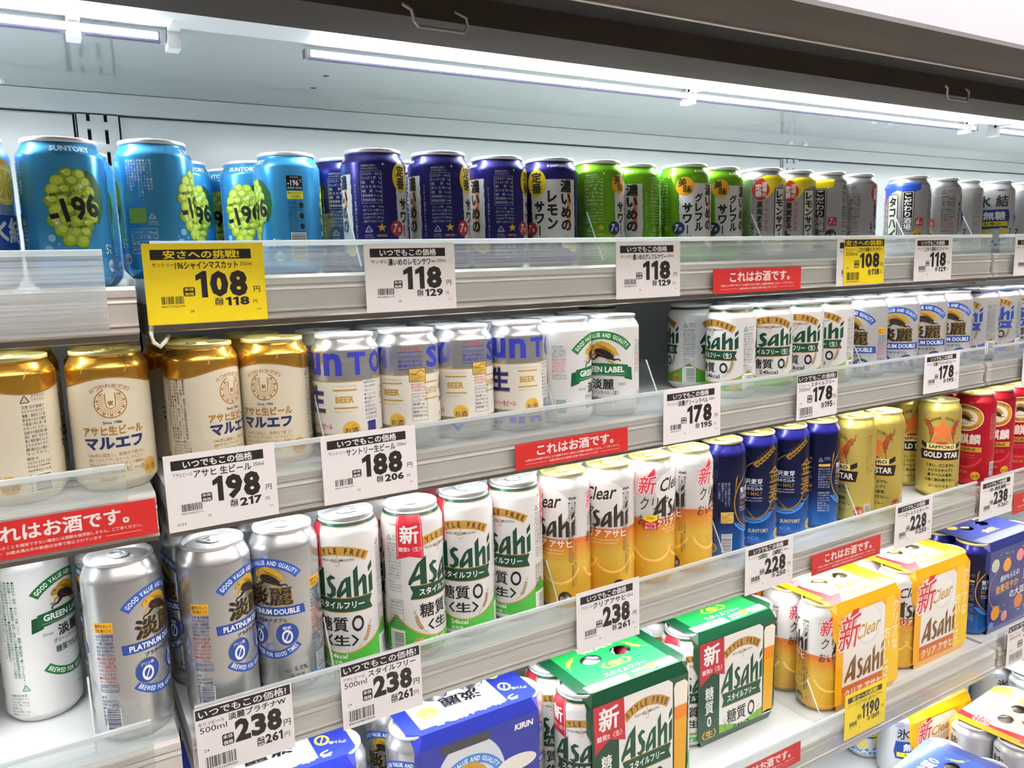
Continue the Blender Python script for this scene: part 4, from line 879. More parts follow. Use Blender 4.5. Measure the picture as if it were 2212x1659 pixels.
# lamps along the case ceiling
ledglow = emit('led_diffuser', LED, 9.0); ledback = mk('#5a5672', .3, .4, 0, 'led_housing')
def led_tube(X0, X1, Y, z, lab, energy, spread=170, glow=ledglow, tilt=0.0, up=0.0):
    t = obj('led_tube', None, None, ((X0+X1)/2, Y, Z0+z)); h = (X1-X0)/2
    b = MB(); b.extr([(-.0034, -.0028), (-.0052, -.0014), (-.0052, .0022), (-.0034, .0036)], -h+.004, h-.004); obj('diffuser', b.mesh('led_diffuser', glow), t)
    b = MB(); b.extr([(-.0034, -.0044), (.0042, -.0044), (.0042, .004), (-.0034, .004)], -h, h); obj('housing', b.mesh('led_housing', ledback), t)
    for s in (-1, 1):
        b = MB(); b.box((s*h-.002, -.0056, -.0047), (s*h+.002, .0045, .0043)); obj('end_cap', b.mesh('end_cap', mk('#8c8c94', .2, .4, 0, 'end_cap')), t)
    tag(t, lab, 'lamp', 'strip lamps of the case')
    area_light('led_light', ((X0+X1)/2, Y-.001, Z0+z-.0050), X1-X0-.02, .005, energy, LED, (0, 0, 0), 180) if up else area_light('led_light', ((X0+X1)/2, Y, Z0+z-.0055), X1-X0-.02, .010, energy, LED, (tilt, 0, 0), spread)
    if up: area_light('led_light', ((X0+X1)/2, Y-.0064, Z0+z+.002), X1-X0-.02, .003, up, LED, (math.radians(-125), 0, 0), 150)
    if tilt is None: pass
    return t
zl = .2175
LY = .80
def lx(u, v): return atZ(u, v, zl-.004)[0]
led_tube(-1.15, atY(349, 68, LY)[0], LY, zl-.004, 'white strip lamp under the case ceiling at the top left', 7.5, up=2.2)
led_tube(atY(660, 110, LY)[0], atY(660, 110, LY)[0]+1.17, LY, zl-.004, 'long white strip lamp under the case ceiling in the middle', 6.8, up=2.2)
led_tube(atY(660, 110, LY)[0]+1.24, 2.7, LY, zl-.004, 'white strip lamp under the case ceiling at the far right', 6.0, up=2.2)
for u, v, w in ((155, 40, 'at the top left corner'), (371, 68, 'beside the free end of the left lamp'), (1487, 190, 'halfway along the middle lamp'), (2085, 262, 'left of the close pair at the right'), (2146, 270, 'right of the close pair at the right')):
    X = atY(u, v, LY)[0]; b = MB(); b.box((-.005, -.045, .004), (.005, -.004, .010)); b.box((-.005, -.0085, -.004), (.005, .0075, .010)); b.box((-.0055, -.009, -.010), (.0055, .009, -.002))
    tag(obj('lamp_clip', b.mesh('lamp_clip', mk('#e9ecee', 0, .35, 0, 'white_nylon')), None, (X, LY, Z0+zl-.004)), 'white plastic lamp clip %s' % w, 'clip', 'lamp clips')

# ------------------------------------------------------------------ shop surroundings
b = MB(); b.box((-6, -7, -.02), (12, 3, 0)); struct(obj('floor', b.mesh('shop_floor', streaky('shop_floor_vinyl', '#b9b2a6', '#c2bbb0', 0, .35, (2, 2, 2)))))
b = MB(); b.box((-6, -7, Z0+1.3), (12, 3, Z0+1.34)); struct(obj('ceiling', b.mesh('shop_ceiling', mk('#e2dfe2', 0, .8, 0, 'ceiling_board'))))
for i, x in enumerate((.4, 3.4)):
    t = obj('aisle_luminaire', None, None, (x, -.75, Z0+1.145)); b = MB(); b.box((-1.3, -.125, -.012), (1.3, .125, -.008)); obj('diffuser', b.mesh('luminaire_diffuser', emit('luminaire', (1, .95, .88), 3.0)), t)
    b = MB(); b.box((-1.32, -.145, -.007), (1.32, .145, .01)); obj('housing', b.mesh('luminaire_housing', enamel_dim), t); tag(t, 'long white ceiling light over the aisle, %s one' % ('nearer' if i == 0 else 'farther'), 'light', 'aisle lights')

# ------------------------------------------------------------------ shelves with price rails
railm = streaky('price_rail_aluminium', '#c6c0b9', '#cdc7c0', .2, .36, (.5, 20, 400))
lipm = streaky('shelf_lip_steel', '#857b72', '#8f867d', .2, .5, (2, 20, 60))
clearm = plastic('clear_acrylic', (.965, .985, .98), .02, .05, False)
holdm = plastic('clear_price_channel', (.96, .975, .97), .05, .12, True)
fencem = plastic('hazy_clear_fence', (.96, .975, .97), .19, .12, True, .6)
edgem = plastic('acrylic_edge', (.86, .93, .95), .75, .12, False)
frostm = plastic('frosted_channel', (.97, .98, .99), .42, .2, True)
FY = [.7105, .7105, .7105, .662, .50]
ROWN = ['top', 'second', 'third', 'fourth', 'bottom']; BAYN = ['left bay', 'middle bay', 'right bay']
def shelf(row, bay):
    x0, x1 = BAYS[bay]; z = FL[row]-(.006 if (row == 0 and bay == 0) else 0); y = FY[row]; xm = (x0+x1)/2; h = (x1-x0)/2
    t = obj('refrigerator_shelf', None, None, (xm, y, Z0+z))
    b = MB(); b.bbox((-h, .010, -.022), (h, YB-.012-y, 0), .001); obj('board', b.mesh('shelf_board', shelfm), t)
    tag(t, 'white metal shelf board, %s shelf of the %s' % (ROWN[row], BAYN[bay]), 'shelf', 'refrigerator shelves')
    for xx in (-h+.0015, h-.0015):
        b = MB(); b.box((xx-.0012, .034, -.05), (xx+.0012, YB-.012-y, -.0225)); obj('bracket', b.mesh('bracket', lipm), t)
    t = obj('price_rail', None, None, (xm, y, Z0+z))
    b = MB(); P = [(y_, z_*.86) for y_, z_ in [(.0098, .0005), (.006, -.003), (.0052, -.0095), (.0068, -.0105), (.0068, -.0118), (.0050, -.0128), (.0042, -.0150), (.0060, -.0162), (.0060, -.0345), (.0046, -.0356), (.0044, -.0372), (.0068, -.0382), (.0068, -.0395), (.003, -.0402), (.003, -.0432), (.0098, -.0455)]]
    b.extr(P, -h, h); obj('front_rail', b.mesh('front_rail', railm), t)
    b = MB(); b.extr([(.0102, -.0225), (.0105, -.0390), (.015, -.0400), (.015, -.0445), (.019, -.0458), (.026, -.0458), (.026, -.0225)], -h, h); obj('under_lip', b.mesh('under_lip', lipm), t)
    xs = 0 if not (row == 0 and bay == 0) else 0
    b = MB(); b.box((-h+.004, -.0006, .0), (h-.012 if bay != 0 else h-.022, .0, .0255)); obj('clear_fence', b.mesh('clear_fence', frostm if (row == 0 and bay == 0) else fencem), t)
    b = MB(); b.box((-h+.004, -.0006, -.0362), (h-.012 if bay != 0 else h-.022, .0, .0)); obj('price_channel', b.mesh('price_channel', frostm if (row == 0 and bay == 0) else holdm), t)
    b = MB(); b.bbox((-h+.004, -.0016, .0255), (h-.012 if bay != 0 else h-.022, .0016, .0305), .0008); obj('channel_edge', b.mesh('channel_edge', edgem), t)
    b = MB(); b.box((-h+.002, .0095, .0005), (h-.002, .0105, .024)); obj('guard', b.mesh('guard', clearm), t)
    tag(t, 'pale price rail with clear front channel, %s shelf of the %s' % (ROWN[row], BAYN[bay]), 'price rail', 'price rails')
    return t
for r in range(4):
    for by in range(3): shelf(r, by)
    for by in range(3):
        x0, x1 = BAYS[by]
        led_tube(x0+.03, x1-.03, FY[r]+.040, FL[r]-.0335, 'strip lamp under the front of the %s shelf, %s' % (ROWN[r], BAYN[by]), (1.0, 1.5, 2.5, 2.0)[r], 150, ledglow, 0.0)
b = MB(); b.box((XL, .46, Z0+FL[4]-.05), (XR, YB, Z0+FL[4])); b.box((XL, .44, 0.05), (XR, .47, Z0+FL[4]+.03)); tag(obj('bottom_deck', b.mesh('bottom_deck', shelfm)), 'white bottom deck of the refrigerated case', 'deck')

# clear dividers standing on the shelves
def divider(row, X, lab, deep=.30, hgt=.062):
    y0 = FY[row]+.016; P = [(0, .001), (0, .006), (.030, hgt), (deep, hgt), (deep, .001)]
    b = MB(); b.extr(P, -.0008, .0008)
    t = obj('shelf_divider', None, None, (X, y0, Z0+FL[row])); obj('plate', b.mesh('divider_plate', clearm), t)
    b = MB(); b.tube([(0, 0.0, .006), (0, .030, hgt)], .0009); obj('front_edge', b.mesh('divider_edge', edgem), t)
    tag(t, lab, 'divider', 'clear shelf dividers')
for row, X, a, bb in ((0, .262, 'light blue', 'navy'), (0, .551, 'navy', 'lime green'), (0, .8232, 'lime green', 'grey lemon'), (0, 1.135, 'grey lemon', 'blue and grey'), (0, 1.3195, 'blue and grey', 'no-sugar lemon'),
                      (1, .2175, 'cream', 'silver and blue'), (1, .4858, 'silver and blue', 'white and green'), (1, .64, 'white and green', 'green label style'), (1, 1.0395, 'green-banded', 'silver and blue lettered'), (1, 1.3480, 'silver and blue lettered', 'blue-banded'),
                      (2, -.003, 'tall white and green', 'tall silver and blue'), (2, .2112, 'tall silver and blue', 'tall green and white'), (2, .4842, 'tall green and white', 'tall beer-coloured'), (2, .7552, 'tall beer-coloured', 'tall deep blue'), (2, 1.0388, 'tall deep blue', 'tall gold'),
                      (3, .902, 'green six-pack', 'yellow six-pack')):
    divider(row, X, 'clear divider, %s shelf, between %s and %s drinks' % (ROWN[row], a, bb))

# white hook under the top shelf at the bay joint
b = MB(); X, z = atY(332, 705, .72); q = [(X+.004, .735, Z0+z+.006), (X-.001, .722, Z0+z+.002), (X-.003, .715, Z0+z-.006), (X-.002, .712, Z0+z-.013), (X+.003, .714, Z0+z-.017), (X+.008, .72, Z0+z-.013), (X+.012, .73, Z0+z-.009)]
b.tube(q, .0018, 0, 8); tag(obj('cable_hook', b.mesh('cable_hook', mk('#dcdcd4', 0, .4, 0, 'white_cable'))), 'white curled cable hanging under the yellow price tag', 'cable')

# ------------------------------------------------------------------ placing the cans
LOOK = {
 'muscat': ('drink_can', 'light blue muscat grape drink can', 'light blue grape cans'), 'navy': ('drink_can', 'navy lemon sour can', 'navy lemon sour cans'), 'grape': ('drink_can', 'lime green grapefruit sour can', 'green grapefruit sour cans'),
 'lemon': ('drink_can', 'grey and yellow lemon sour can with red lantern', 'grey lemon sour cans'), 'tako': ('drink_can', 'grey highball can with blue brush stroke', 'grey and blue highball cans'), 'ice': ('drink_can', 'silver no-sugar lemon can with blue band', 'silver no-sugar lemon cans'), 'icelemon': ('drink_can', 'blue lemon chuhai can with sliced lemon picture', 'blue lemon cans'),
 'marufe': ('beer_can', 'cream beer can with gold shoulder and bird crest', 'cream and gold beer cans'), 'nama': ('beer_can', 'silver beer can with big blue letters', 'silver blue-lettered beer cans'), 'gl350': ('beer_can', 'white beer can with green ribbon', 'short white and green ribbon cans'),
 'sf350': ('beer_can', 'white beer can with dark green brand script', 'short green script cans'), 'pd350': ('beer_can', 'pearl beer can with blue arcs and black characters', 'short pearl and blue cans'), 'sfp350': ('beer_can', 'white beer can with dark blue brand script', 'short blue script cans'),
 'gl500': ('beer_can', 'tall white beer can with green ribbon', 'tall white and green ribbon cans'), 'pd500': ('beer_can', 'tall silver beer can with blue arcs', 'tall silver and blue cans'), 'sf500': ('beer_can', 'tall white and green beer can with red flag', 'tall green script cans'),
 'clear': ('beer_can', 'tall white and amber beer-print can', 'tall amber cans'), 'kinmugi': ('beer_can', 'tall deep blue can with gold barley ring', 'tall deep blue cans'), 'gold': ('beer_can', 'tall gold can with orange star', 'tall gold star cans'), 'honki': ('beer_can', 'tall red can with oval crest', 'tall red cans')}
_proto = {}
def can_parts(parent, d, tabrot=0.0, full=True):
    D = DES[d]
    obj('body', D['bm'], parent); obj('printed_label', D['pm'], parent)
    ld = obj('lid', D['lm'], parent); ld.rotation_euler.z = tabrot; obj('pull_tab', D['tm'], ld)
COUNT = {}
ORD = ['first', 'second', 'third', 'fourth', 'fifth', 'sixth', 'seventh', 'eighth', 'ninth', 'tenth']
FRONT = []; PLACED = []
def yawfor(X, Y, a):
    n = math.atan2(-Y, -X)                            # towards the camera
    return n+math.radians(a)+math.pi/2                # label front is local -Y
def can(d, row, X, Y, a, line=1, dz=0.0):
    nm, look, grp = LOOK[d]
    t = obj(nm, None, None, (X, Y, Z0+FL[row]+dz), (0, 0, yawfor(X, Y, a)))
    can_parts(t, d, math.radians(random.uniform(-60, 60)))
    PLACED.append((t, d, row, line, X))
    return t
A1 = atZ(125.7, 305.5, LID[0]-.006)
can('icelemon', 0, A1[0]-.069, A1[1]+.002, 42, 1, -.006); can('muscat', 0, A1[0], A1[1], 8, 1, -.006)
can('muscat', 0, A1[0]+.012, A1[1]+.073, 10, 2, -.006)
can('muscat', 0, .0961, .8026, 66); can('muscat', 0, .135, .93, 22, 2); can('muscat', 0, .2075, .912, -22, 2); can('muscat', 0, .1955, .985, -30, 3); can('muscat', 0, .2270, .8380, -78)
can('navy', 0, .2930, .8595, -95, 2)
for X, Y, a in ((.3027, .7872, 88), (.3743, .7813, 95), (.4515, .7900, 105), (.5185, .7841, 8)): can('navy', 0, X, Y, a)
for X, Y in ((.377, .855), (.447, .862)): can('navy', 0, X, Y, 80, 2)
for X, Y, a in ((.586, .7828, 86), (.6528, .7960, -28), (.7187, .7733, 36), (.7882, .7850, 42)): can('grape', 0, X, Y, a)
for X, Y, a in ((.8577, .7735, 50), (.9275, .7794, 46), (.9950, .7764, -48), (1.0660, .7801, 118)): can('lemon', 0, X, Y, a)
for X, Y, a in ((1.1866, .7696, -38), (1.2800, .7752, -90)): can('tako', 0, X, Y, a)
can('tako', 0, 1.155, .845, 60, 2)
for X, Y, a in ((1.3600, .7850, -42), (1.4363, .7732, 2), (1.5258, .7700, 115)): can('ice', 0, X, Y, a)
# second shelf
for X, Y, a in ((-.0335, .7719, -68), (.0388, .7714, 0), (.1164, .772, 48), (.1838, .774, -18)): can('marufe', 1, X, Y, a)
for X, Y, a in ((-.0300, .85, 60), (.0400, .845, -30), (.1080, .849, 10), (.1800, .846, 100)): can('marufe', 1, X, Y, a, 2)
for X, Y, a in ((.2510, .7575, -62), (.3178, .7589, 92), (.3852, .7633, 108), (.4530, .759, -38)): can('nama', 1, X, Y, a)
for X, Y, a in ((.2510, .829, 40), (.3188, .831, 100), (.3866, .834, 30), (.4544, .830, 60)): can('nama', 1, X, Y, a, 2)
for X, Y, a in ((.5205, .765, 80), (.5911, .7635, -20)): can('gl350', 1, X, Y, a)
for X, Y, a in ((.5220, .836, 30), (.5930, .835, 60)): can('gl350', 1, X, Y, a, 2)
can('sf350', 1, .735, .985, 18, 3)
for X, Y, a in ((.8055, .8522, 86),): can('sf350', 1, X, Y, a, 2)
for X, Y, a in ((.7917, .7605, -46), (.8605, .758, 4), (.9285, .760, -8), (.9985, .762, -30)): can('sf350', 1, X, Y, a)
for X, Y, a in ((.874, .829, 20), (.942, .830, 50), (1.010, .831, -60)): can('sf350', 1, X, Y, a, 2)
for X, Y, a in ((1.0800, .763, -34), (1.1560, .760, 0), (1.2310, .760, 1), (1.3060, .761, 0)): can('pd350', 1, X, Y, a)
for X, Y, a in ((1.085, .834, 20), (1.1600, .832, 50), (1.235, .832, -60), (1.3080, .833, 70)): can('pd350', 1, X, Y, a, 2)
for X, Y, a in ((1.3900, .762, -50), (1.4600, .763, -22), (1.5300, .763, 18), (1.600, .763, 0)): can('sfp350', 1, X, Y, a)
for X, Y, a in ((1.3950, .834, 20), (1.4650, .834, 50), (1.535, .834, -60)): can('sfp350', 1, X, Y, a, 2)
# third shelf
can('gl500', 2, -.1120, .83, 80); can('gl500', 2, -.0400, .848, 50)
for X, Y, a in ((.0320, .7648, 50), (.1103, .757, 55), (.1778, .7643, -30)): can('pd500', 2, X, Y, a)
for X, Y, a in ((.0300, .835, -75), (.1050, .828, -80), (.174, .835, 20)): can('pd500', 2, X, Y, a, 2)
for X, Y, a in ((.2448, .769, -20), (.3138, .7587, 52), (.383, .7704, -8), (.4502, .7724, -30)): can('sf500', 2, X, Y, a)
for X, Y, a in ((.250, .840, 70), (.319, .835, -60), (.387, .842, 30), (.455, .844, 80)): can('sf500', 2, X, Y, a, 2)
for X, Y, a in ((.5178, .769, -36), (.5848, .7663, -14), (.6518, .765, 64), (.7190, .765, 112)):
    t = can('clear', 2, X, Y, a)
    if a == 64:
        p = L(); p.ox = -CIRC*.18+2; p.rrect(-9, 76, 9, 95, 1, '#b3202a', 6); p.poly([(-9, 95), (9, 95), (9, 89), (0, 85), (-9, 89)], '#e6c92a', 6.4); p.text('Clear', 0, 91.5, 11, 4, '#6a4a12', 7, .01, .3); p.text('クリアな', 0, 83, 13, 3.8, WHITE, 7, .02); p.text('おいしさ', 0, 78.5, 14, 3.8, WHITE, 7, .02)
        k = obj('sticker', p.build('sticker', can_mapper(P500), None, ((0, GRID, 3.0),)), t); k['label'] = 'small yellow and red promotional sticker'
for X, Y, a in ((.522, .841, 40), (.589, .839, 80), (.656, .838, 10), (.7235, .838, 30)): can('clear', 2, X, Y, a, 2)
for X, Y, a in ((.7906, .774, -95), (.8655, .7828, 0), (.9367, .7844, 0), (1.0045, .7833, 92)): can('kinmugi', 2, X, Y, a)
for X, Y, a in ((.797, .846, 40), (.871, .855, 80), (.942, .857, 10), (1.0095, .856, 30)): can('kinmugi', 2, X, Y, a, 2)
for X, Y, a in ((1.0725, .768, -48), (1.1399, .7655, -20), (1.3024, .7676, 10)): can('gold', 2, X, Y, a)
for X, Y, a in ((1.083, .841, 30), (1.151, .838, 60), (1.322, .840, 20)): can('gold', 2, X, Y, a, 2)
for X, Y, a in ((1.4150, .770, -28), (1.4825, .772, 2), (1.550, .772, 20), (1.618, .772, 0)): can('honki', 2, X, Y, a)
for X, Y, a in ((1.425, .842, 30), (1.493, .843, 60), (1.561, .843, 8)): can('honki', 2, X, Y, a, 2)
LINEN = {1: 'front line', 2: 'second line', 3: 'deepest line'}
for d in LOOK:
    for row in range(3):
        for line in (1, 2, 3):
            S = sorted([q for q in PLACED if q[1:4] == (d, row, line)], key=lambda q: q[4])
            for i, (t, *_r) in enumerate(S):
                pos = 'the only one' if len(S) == 1 else ORD[i]+' from left'
                tag(t, '%s, %s, %s' % (LOOK[d][1], pos, LINEN[line]), 'can', LOOK[d][2])
# ------------------------------------------------------------------ price tags and red notices
def plane_mapper(y):
    def mp(x, z, l):
        n = len(x); return np.stack([x/1000, np.full(n, y-.00004-.00003*l), z/1000], 1), np.tile([0., -1., 0.], (n, 1))
    return mp
WCARD = pap('#dcd8d6'); YCARD = mk('#e2c90f', 0, .45, .1, 'yellow_card'); RCARD = mk('#a91d1a', 0, .4, .1, 'red_card')
def card(name, TL, TR, BR, BL, Y, m, draw, label, cat, group):
    q = [atY(*c, Y) for c in (TL, TR, BR, BL)]
    x0 = (q[0][0]+q[3][0])/2; x1 = (q[1][0]+q[2][0])/2; z1 = (q[0][1]+q[1][1])/2; z0 = (q[2][1]+q[3][1])/2
    t = obj(name, None, None, (x0, Y, Z0+z0)); W, H = (x1-x0)*1000, (z1-z0)*1000
    b = MB(); b.box((0, 0, 0), (W/1000, .0006, H/1000)); obj('card', b.mesh('card', m), t)
    p = L(); draw(p, W, H); obj('print', p.build('card_print', plane_mapper(0)), t)
    tag(t, label, cat, group); return t
K = '#1b1716'
def boxed(p, x0, y0, x1, y1, lines, bg):
    p.rrect(x0, y0, x1, y1, (x1-x0)*.15, K, 2); n = len(lines)
    for i, s in enumerate(lines): p.text(s, (x0+x1)/2, y1-(y1-y0)*(i+.5)/n-(0), (x1-x0)*.82, (y1-y0)/n*.72, bg, 3, .02)
def tag_a(head, maker, name, size, price, tax, bg, code='4901777', extra=None):
    def f(p, W, H):
        X = lambda t: t*W; Y = lambda t: t*H
        p.rect(X(.06), Y(.80), X(.89), Y(.925), K, 1); p.text(head, X(.475), Y(.8625), X(.62), Y(.1), bg, 3, .03)
        p.text(maker, X(.07), Y(.735), X(.17), Y(.055), K, 3, 0, 0, 0, 'l'); p.text(name, X(.25), Y(.725), X(.52), Y(.1), K, 3, .025, 0, 0, 'l'); p.text(size, X(.79), Y(.735), X(.1), Y(.05), K, 3, 0, 0, 0, 'l')
        p.digits(price, X(.40), X(.845), Y(.485), Y(.335), K); p.text('円', X(.92), Y(.4), X(.055), Y(.075), K, 3, .01)
        boxed(p, X(.30), Y(.34), X(.395), Y(.455), ['本体', '価格'], bg); boxed(p, X(.555), Y(.21), X(.62), Y(.305), ['1品', '税込', '価格'], bg)
        p.digits(tax, X(.64), X(.85), Y(.257), Y(.11), K, 3, .04); p.text('円', X(.9), Y(.24), X(.035), Y(.05), K, 3)
        p.bars(X(.12), Y(.25), X(.3), Y(.345), K, None, 1, 'x', len(name)); p.text(code+'201371', X(.21), Y(.22), X(.19), Y(.025), K, 3); p.text('24', X(.36), Y(.15), X(.03), Y(.032), K, 3)
        if extra: p.text(extra, X(.11), Y(.09), X(.08), Y(.03), K, 3)
        p.text('6952', X(.93), Y(.14), X(.04), Y(.018), K, 3)
    return f
def tag_b(head, maker, name, size, price, tax, bg, code='4901004'):
    def f(p, W, H):
        X = lambda t: t*W; Y = lambda t: t*H
        p.rect(X(.01), Y(.835), X(.985), Y(.985), K, 1); p.text(head, X(.49), Y(.91), X(.9), Y(.115), bg, 3, .02)
        p.text(maker, X(.03), Y(.765), X(.26), Y(.06), K, 3, .005, 0, 0, 'l'); p.text(name, X(.33), Y(.765), X(.6), Y(.1), K, 3, .025, 0, 0, 'l'); p.text(size, X(.04), Y(.675), X(.27), Y(.085), K, 3, 0, 0, 0, 'l')
        p.digits(price, X(.38), X(.88), Y(.525), Y(.335), K); p.text('円', X(.93), Y(.42), X(.075), Y(.1), K, 3, .01)
        boxed(p, X(.25), Y(.36), X(.37), Y(.53), ['本体', '価格'], bg); boxed(p, X(.60), Y(.19), X(.675), Y(.32), ['1品', '税込', '価格'], bg)
        p.digits(tax, X(.685), X(.88), Y(.265), Y(.14), K, 3, .04); p.text('円', X(.92), Y(.24), X(.06), Y(.08), K, 3)
        p.bars(X(.07), Y(.10), X(.38), Y(.27), K, None, 1, 'x', len(name)+3); p.text(code+'039020', X(.225), Y(.065), X(.32), Y(.035), K, 3, .01); p.text('24', X(.09), Y(.37), X(.05), Y(.04), K, 3)
    return f
def notice(p, W, H):
    X = lambda t: t*W; Y = lambda t: t*H; w = '#e8d8d2'
    p.text('これはお酒です。', X(.52), Y(.66), X(.68), Y(.42), w, 3, .035); p.text('20歳以上の年齢であることを確認できない場合には酒類を販売致しません。ご了承ください。', X(.5), Y(.32), X(.84), Y(.09), w, 3, .01); p.text('20歳未満の方の飲酒は法律で禁止されています', X(.5), Y(.17), X(.44), Y(.09), w, 3, .01)
    p.rect(X(.08), Y(.165), X(.26), Y(.175), w, 3); p.rect(X(.74), Y(.165), X(.92), Y(.175), w, 3)
EV, EV2, CH = 'いつでもこの価格', 'いつでもこの価格!', '安さへの挑戦!'
WB, YBG = '#dcd8d6', '#e2c90f'
TY = .7083; PT = 'price tags'
def tg(c, m, fn, lab, Y=TY): card('price_tag', *c, Y, m, fn, lab, 'price tag', PT)
tg(((305, 527), (566, 524), (580, 690), (320, 702)), YCARD, tag_a(CH, 'サントリー', '196シャインマスカット', '350ml', '108', '118', YBG), 'large yellow price tag reading 108 under the light blue cans')
tg(((782, 525), (976, 525), (991, 665), (796, 676)), WCARD, tag_a(EV, 'サッポロ', '濃いめのレモンサワー', '350ml', '118', '129', WB, '4901880'), 'white price tag reading 118 under the navy lemon sour cans')
tg(((1324, 522), (1463, 520), (1475, 637), (1338, 649)), WCARD, tag_a(EV, 'サッポロ', '濃いめのグレフルサワー', '350ml', '118', '129', WB, '4901880'), 'white price tag reading 118 under the lime green cans')
card('price_tag', (1801, 517), (1890, 515), (1900, 612), (1814, 620), TY+.0007, WCARD, tag_a(EV, 'サントリー', 'こだわり酒場のレモンサワー', '350ml', '118', '129', WB), 'white price tag mostly hidden behind a small yellow tag', 'price tag', PT)
tg(((1818, 517), (1905, 515), (1915, 609), (1828, 617)), YCARD, tag_b(CH, 'サントリー', 'こだわり酒場のレモンサワー', '350ml', '108', '118', YBG), 'small yellow price tag reading 108 under the grey lemon cans')
tg(((1969, 513), (2050, 511), (2062, 602), (1981, 609)), WCARD, tag_a(EV, 'サントリー', 'こだわり酒場のタコハイ', '350ml', '118', '129', WB), 'white price tag reading 118 under the grey and blue cans')
tg(((2187, 513), (2262, 511), (2272, 590), (2196, 597)), WCARD, tag_a(EV, 'キリン', '氷結無糖レモン', '350ml', '118', '129', WB), 'white price tag at the right edge of the top shelf')
tg(((350, 984), (590, 958), (605, 1110), (367, 1152)), WCARD, tag_a(EV, 'アサヒビール', 'アサヒ 生ビール', '350ml', '198', '217', WB, '4901004', '2/23'), 'white price tag reading 198 under the cream cans')
tg(((687, 945), (892, 918), (907, 1055), (706, 1093)), WCARD, tag_a(EV, 'サントリー', 'サントリー生ビール', '350ml', '188', '206', WB), 'white price tag reading 188 under the silver blue-lettered cans')
tg(((1426, 846), (1550, 828), (1562, 939), (1440, 960)), WCARD, tag_a(EV, 'キリンビール', '淡麗グリーンラベル', '350ml', '178', '195', WB, '4901411'), 'white price tag reading 178 for the green label can, right of a red notice')
tg(((1715, 813), (1805, 801), (1812, 893), (1728, 908)), WCARD, tag_b(EV2, 'アサヒビール', 'スタイルフリー', '350ml', '178', '195', WB), 'white price tag reading 178 with full-width black heading, second shelf')
tg(((1990, 768), (2066, 757), (2078, 838), (2002, 850)), WCARD, tag_a(EV, 'キリンビール', '淡麗プラチナダブル', '350ml', '178', '195', WB, '4901411'), 'white price tag reading 178 under the short pearl and blue cans')
tg(((2204, 752), (2285, 742), (2295, 820), (2214, 832)), WCARD, tag_a(EV, 'アサヒビール', 'スタイルフリー', '350ml', '178', '195', WB), 'white price tag cut by the right edge, second shelf')
tg(((420, 1535), (627, 1475), (640, 1615), (430, 1680)), WCARD, tag_b(EV2, 'キリンビール', '淡麗プラチナW', '500ml', '238', '261', WB, '4901411'), 'white price tag reading 238 under the tall silver cans')
tg(((730, 1440), (905, 1393), (916, 1522), (746, 1577)), WCARD, tag_b(EV2, 'アサヒビール', 'スタイルフリー', '500ml', '238', '261', WB), 'white price tag reading 238 under the tall green cans')
tg(((1238, 1284), (1374, 1249), (1388, 1369), (1253, 1410)), WCARD, tag_a(EV, 'アサヒビール', 'クリアアサヒ', '500ml', '238', '261', WB, '4901004'), 'white price tag reading 238 under the tall amber cans')
tg(((1602, 1184), (1706, 1158), (1719, 1253), (1617, 1284)), WCARD, tag_a(EV, 'サントリー', '金 麦', '500ml', '228', '250', WB), 'white price tag reading 228 under the tall deep blue cans')
tg(((1926, 1093), (2007, 1072), (2020, 1160), (1940, 1185)), WCARD, tag_a(EV, 'サッポロ', 'ゴールドスター', '500ml', '228', '250', WB, '4901880'), 'white price tag reading 228 under the tall gold cans')
tg(((2110, 1042), (2180, 1026), (2195, 1103), (2124, 1121)), WCARD, tag_a(EV, 'キリンビール', '本麒麟', '500ml', '238', '261', WB, '4901411'), 'white price tag reading 238 under the tall red cans')
tg(((1824, 1502), (1911, 1471), (1915, 1555), (1826, 1600)), YCARD, tag_a(CH, 'アサヒビール', 'クリアアサヒ 6缶パック', '500ml', '1190', '1309', YBG), 'small yellow price tag reading 1190 under the yellow six-packs', FY[3]-.002)
tg(((2172, 1352), (2262, 1322), (2262, 1405), (2180, 1428)), WCARD, tag_b(EV, 'サントリー', '金麦 6缶パック', '500ml×6', '1210', '1331', WB), 'white price tag under the navy six-pack at the right edge', FY[3]-.002)
def nt(c, lab, Y=TY): card('red_notice', *c, Y, RCARD, notice, lab, 'notice', 'red alcohol notices')
nt(((1538, 582), (1728, 576), (1732, 624), (1543, 636)), 'red notice with white lettering on the top shelf rail')
nt(((-140, 1142), (335, 1084), (343, 1158), (-132, 1228)), 'large red notice at the left edge above the tall white can')
nt(((1111, 964), (1353, 922), (1359, 973), (1116, 1016)), 'red notice on the second shelf rail above the tall amber cans')
nt(((1751, 1199), (1899, 1157), (1904, 1197), (1757, 1241)), 'red notice on the third shelf rail above the yellow six-packs')
nt(((2187, 1068), (2300, 1036), (2304, 1075), (2190, 1108)), 'red notice at the right edge beside the 238 tag')
nt(((1560, 1672), (1728, 1611), (1730, 1652), (1564, 1716)), 'red notice on the fourth shelf rail at the bottom edge', FY[3]-.002)

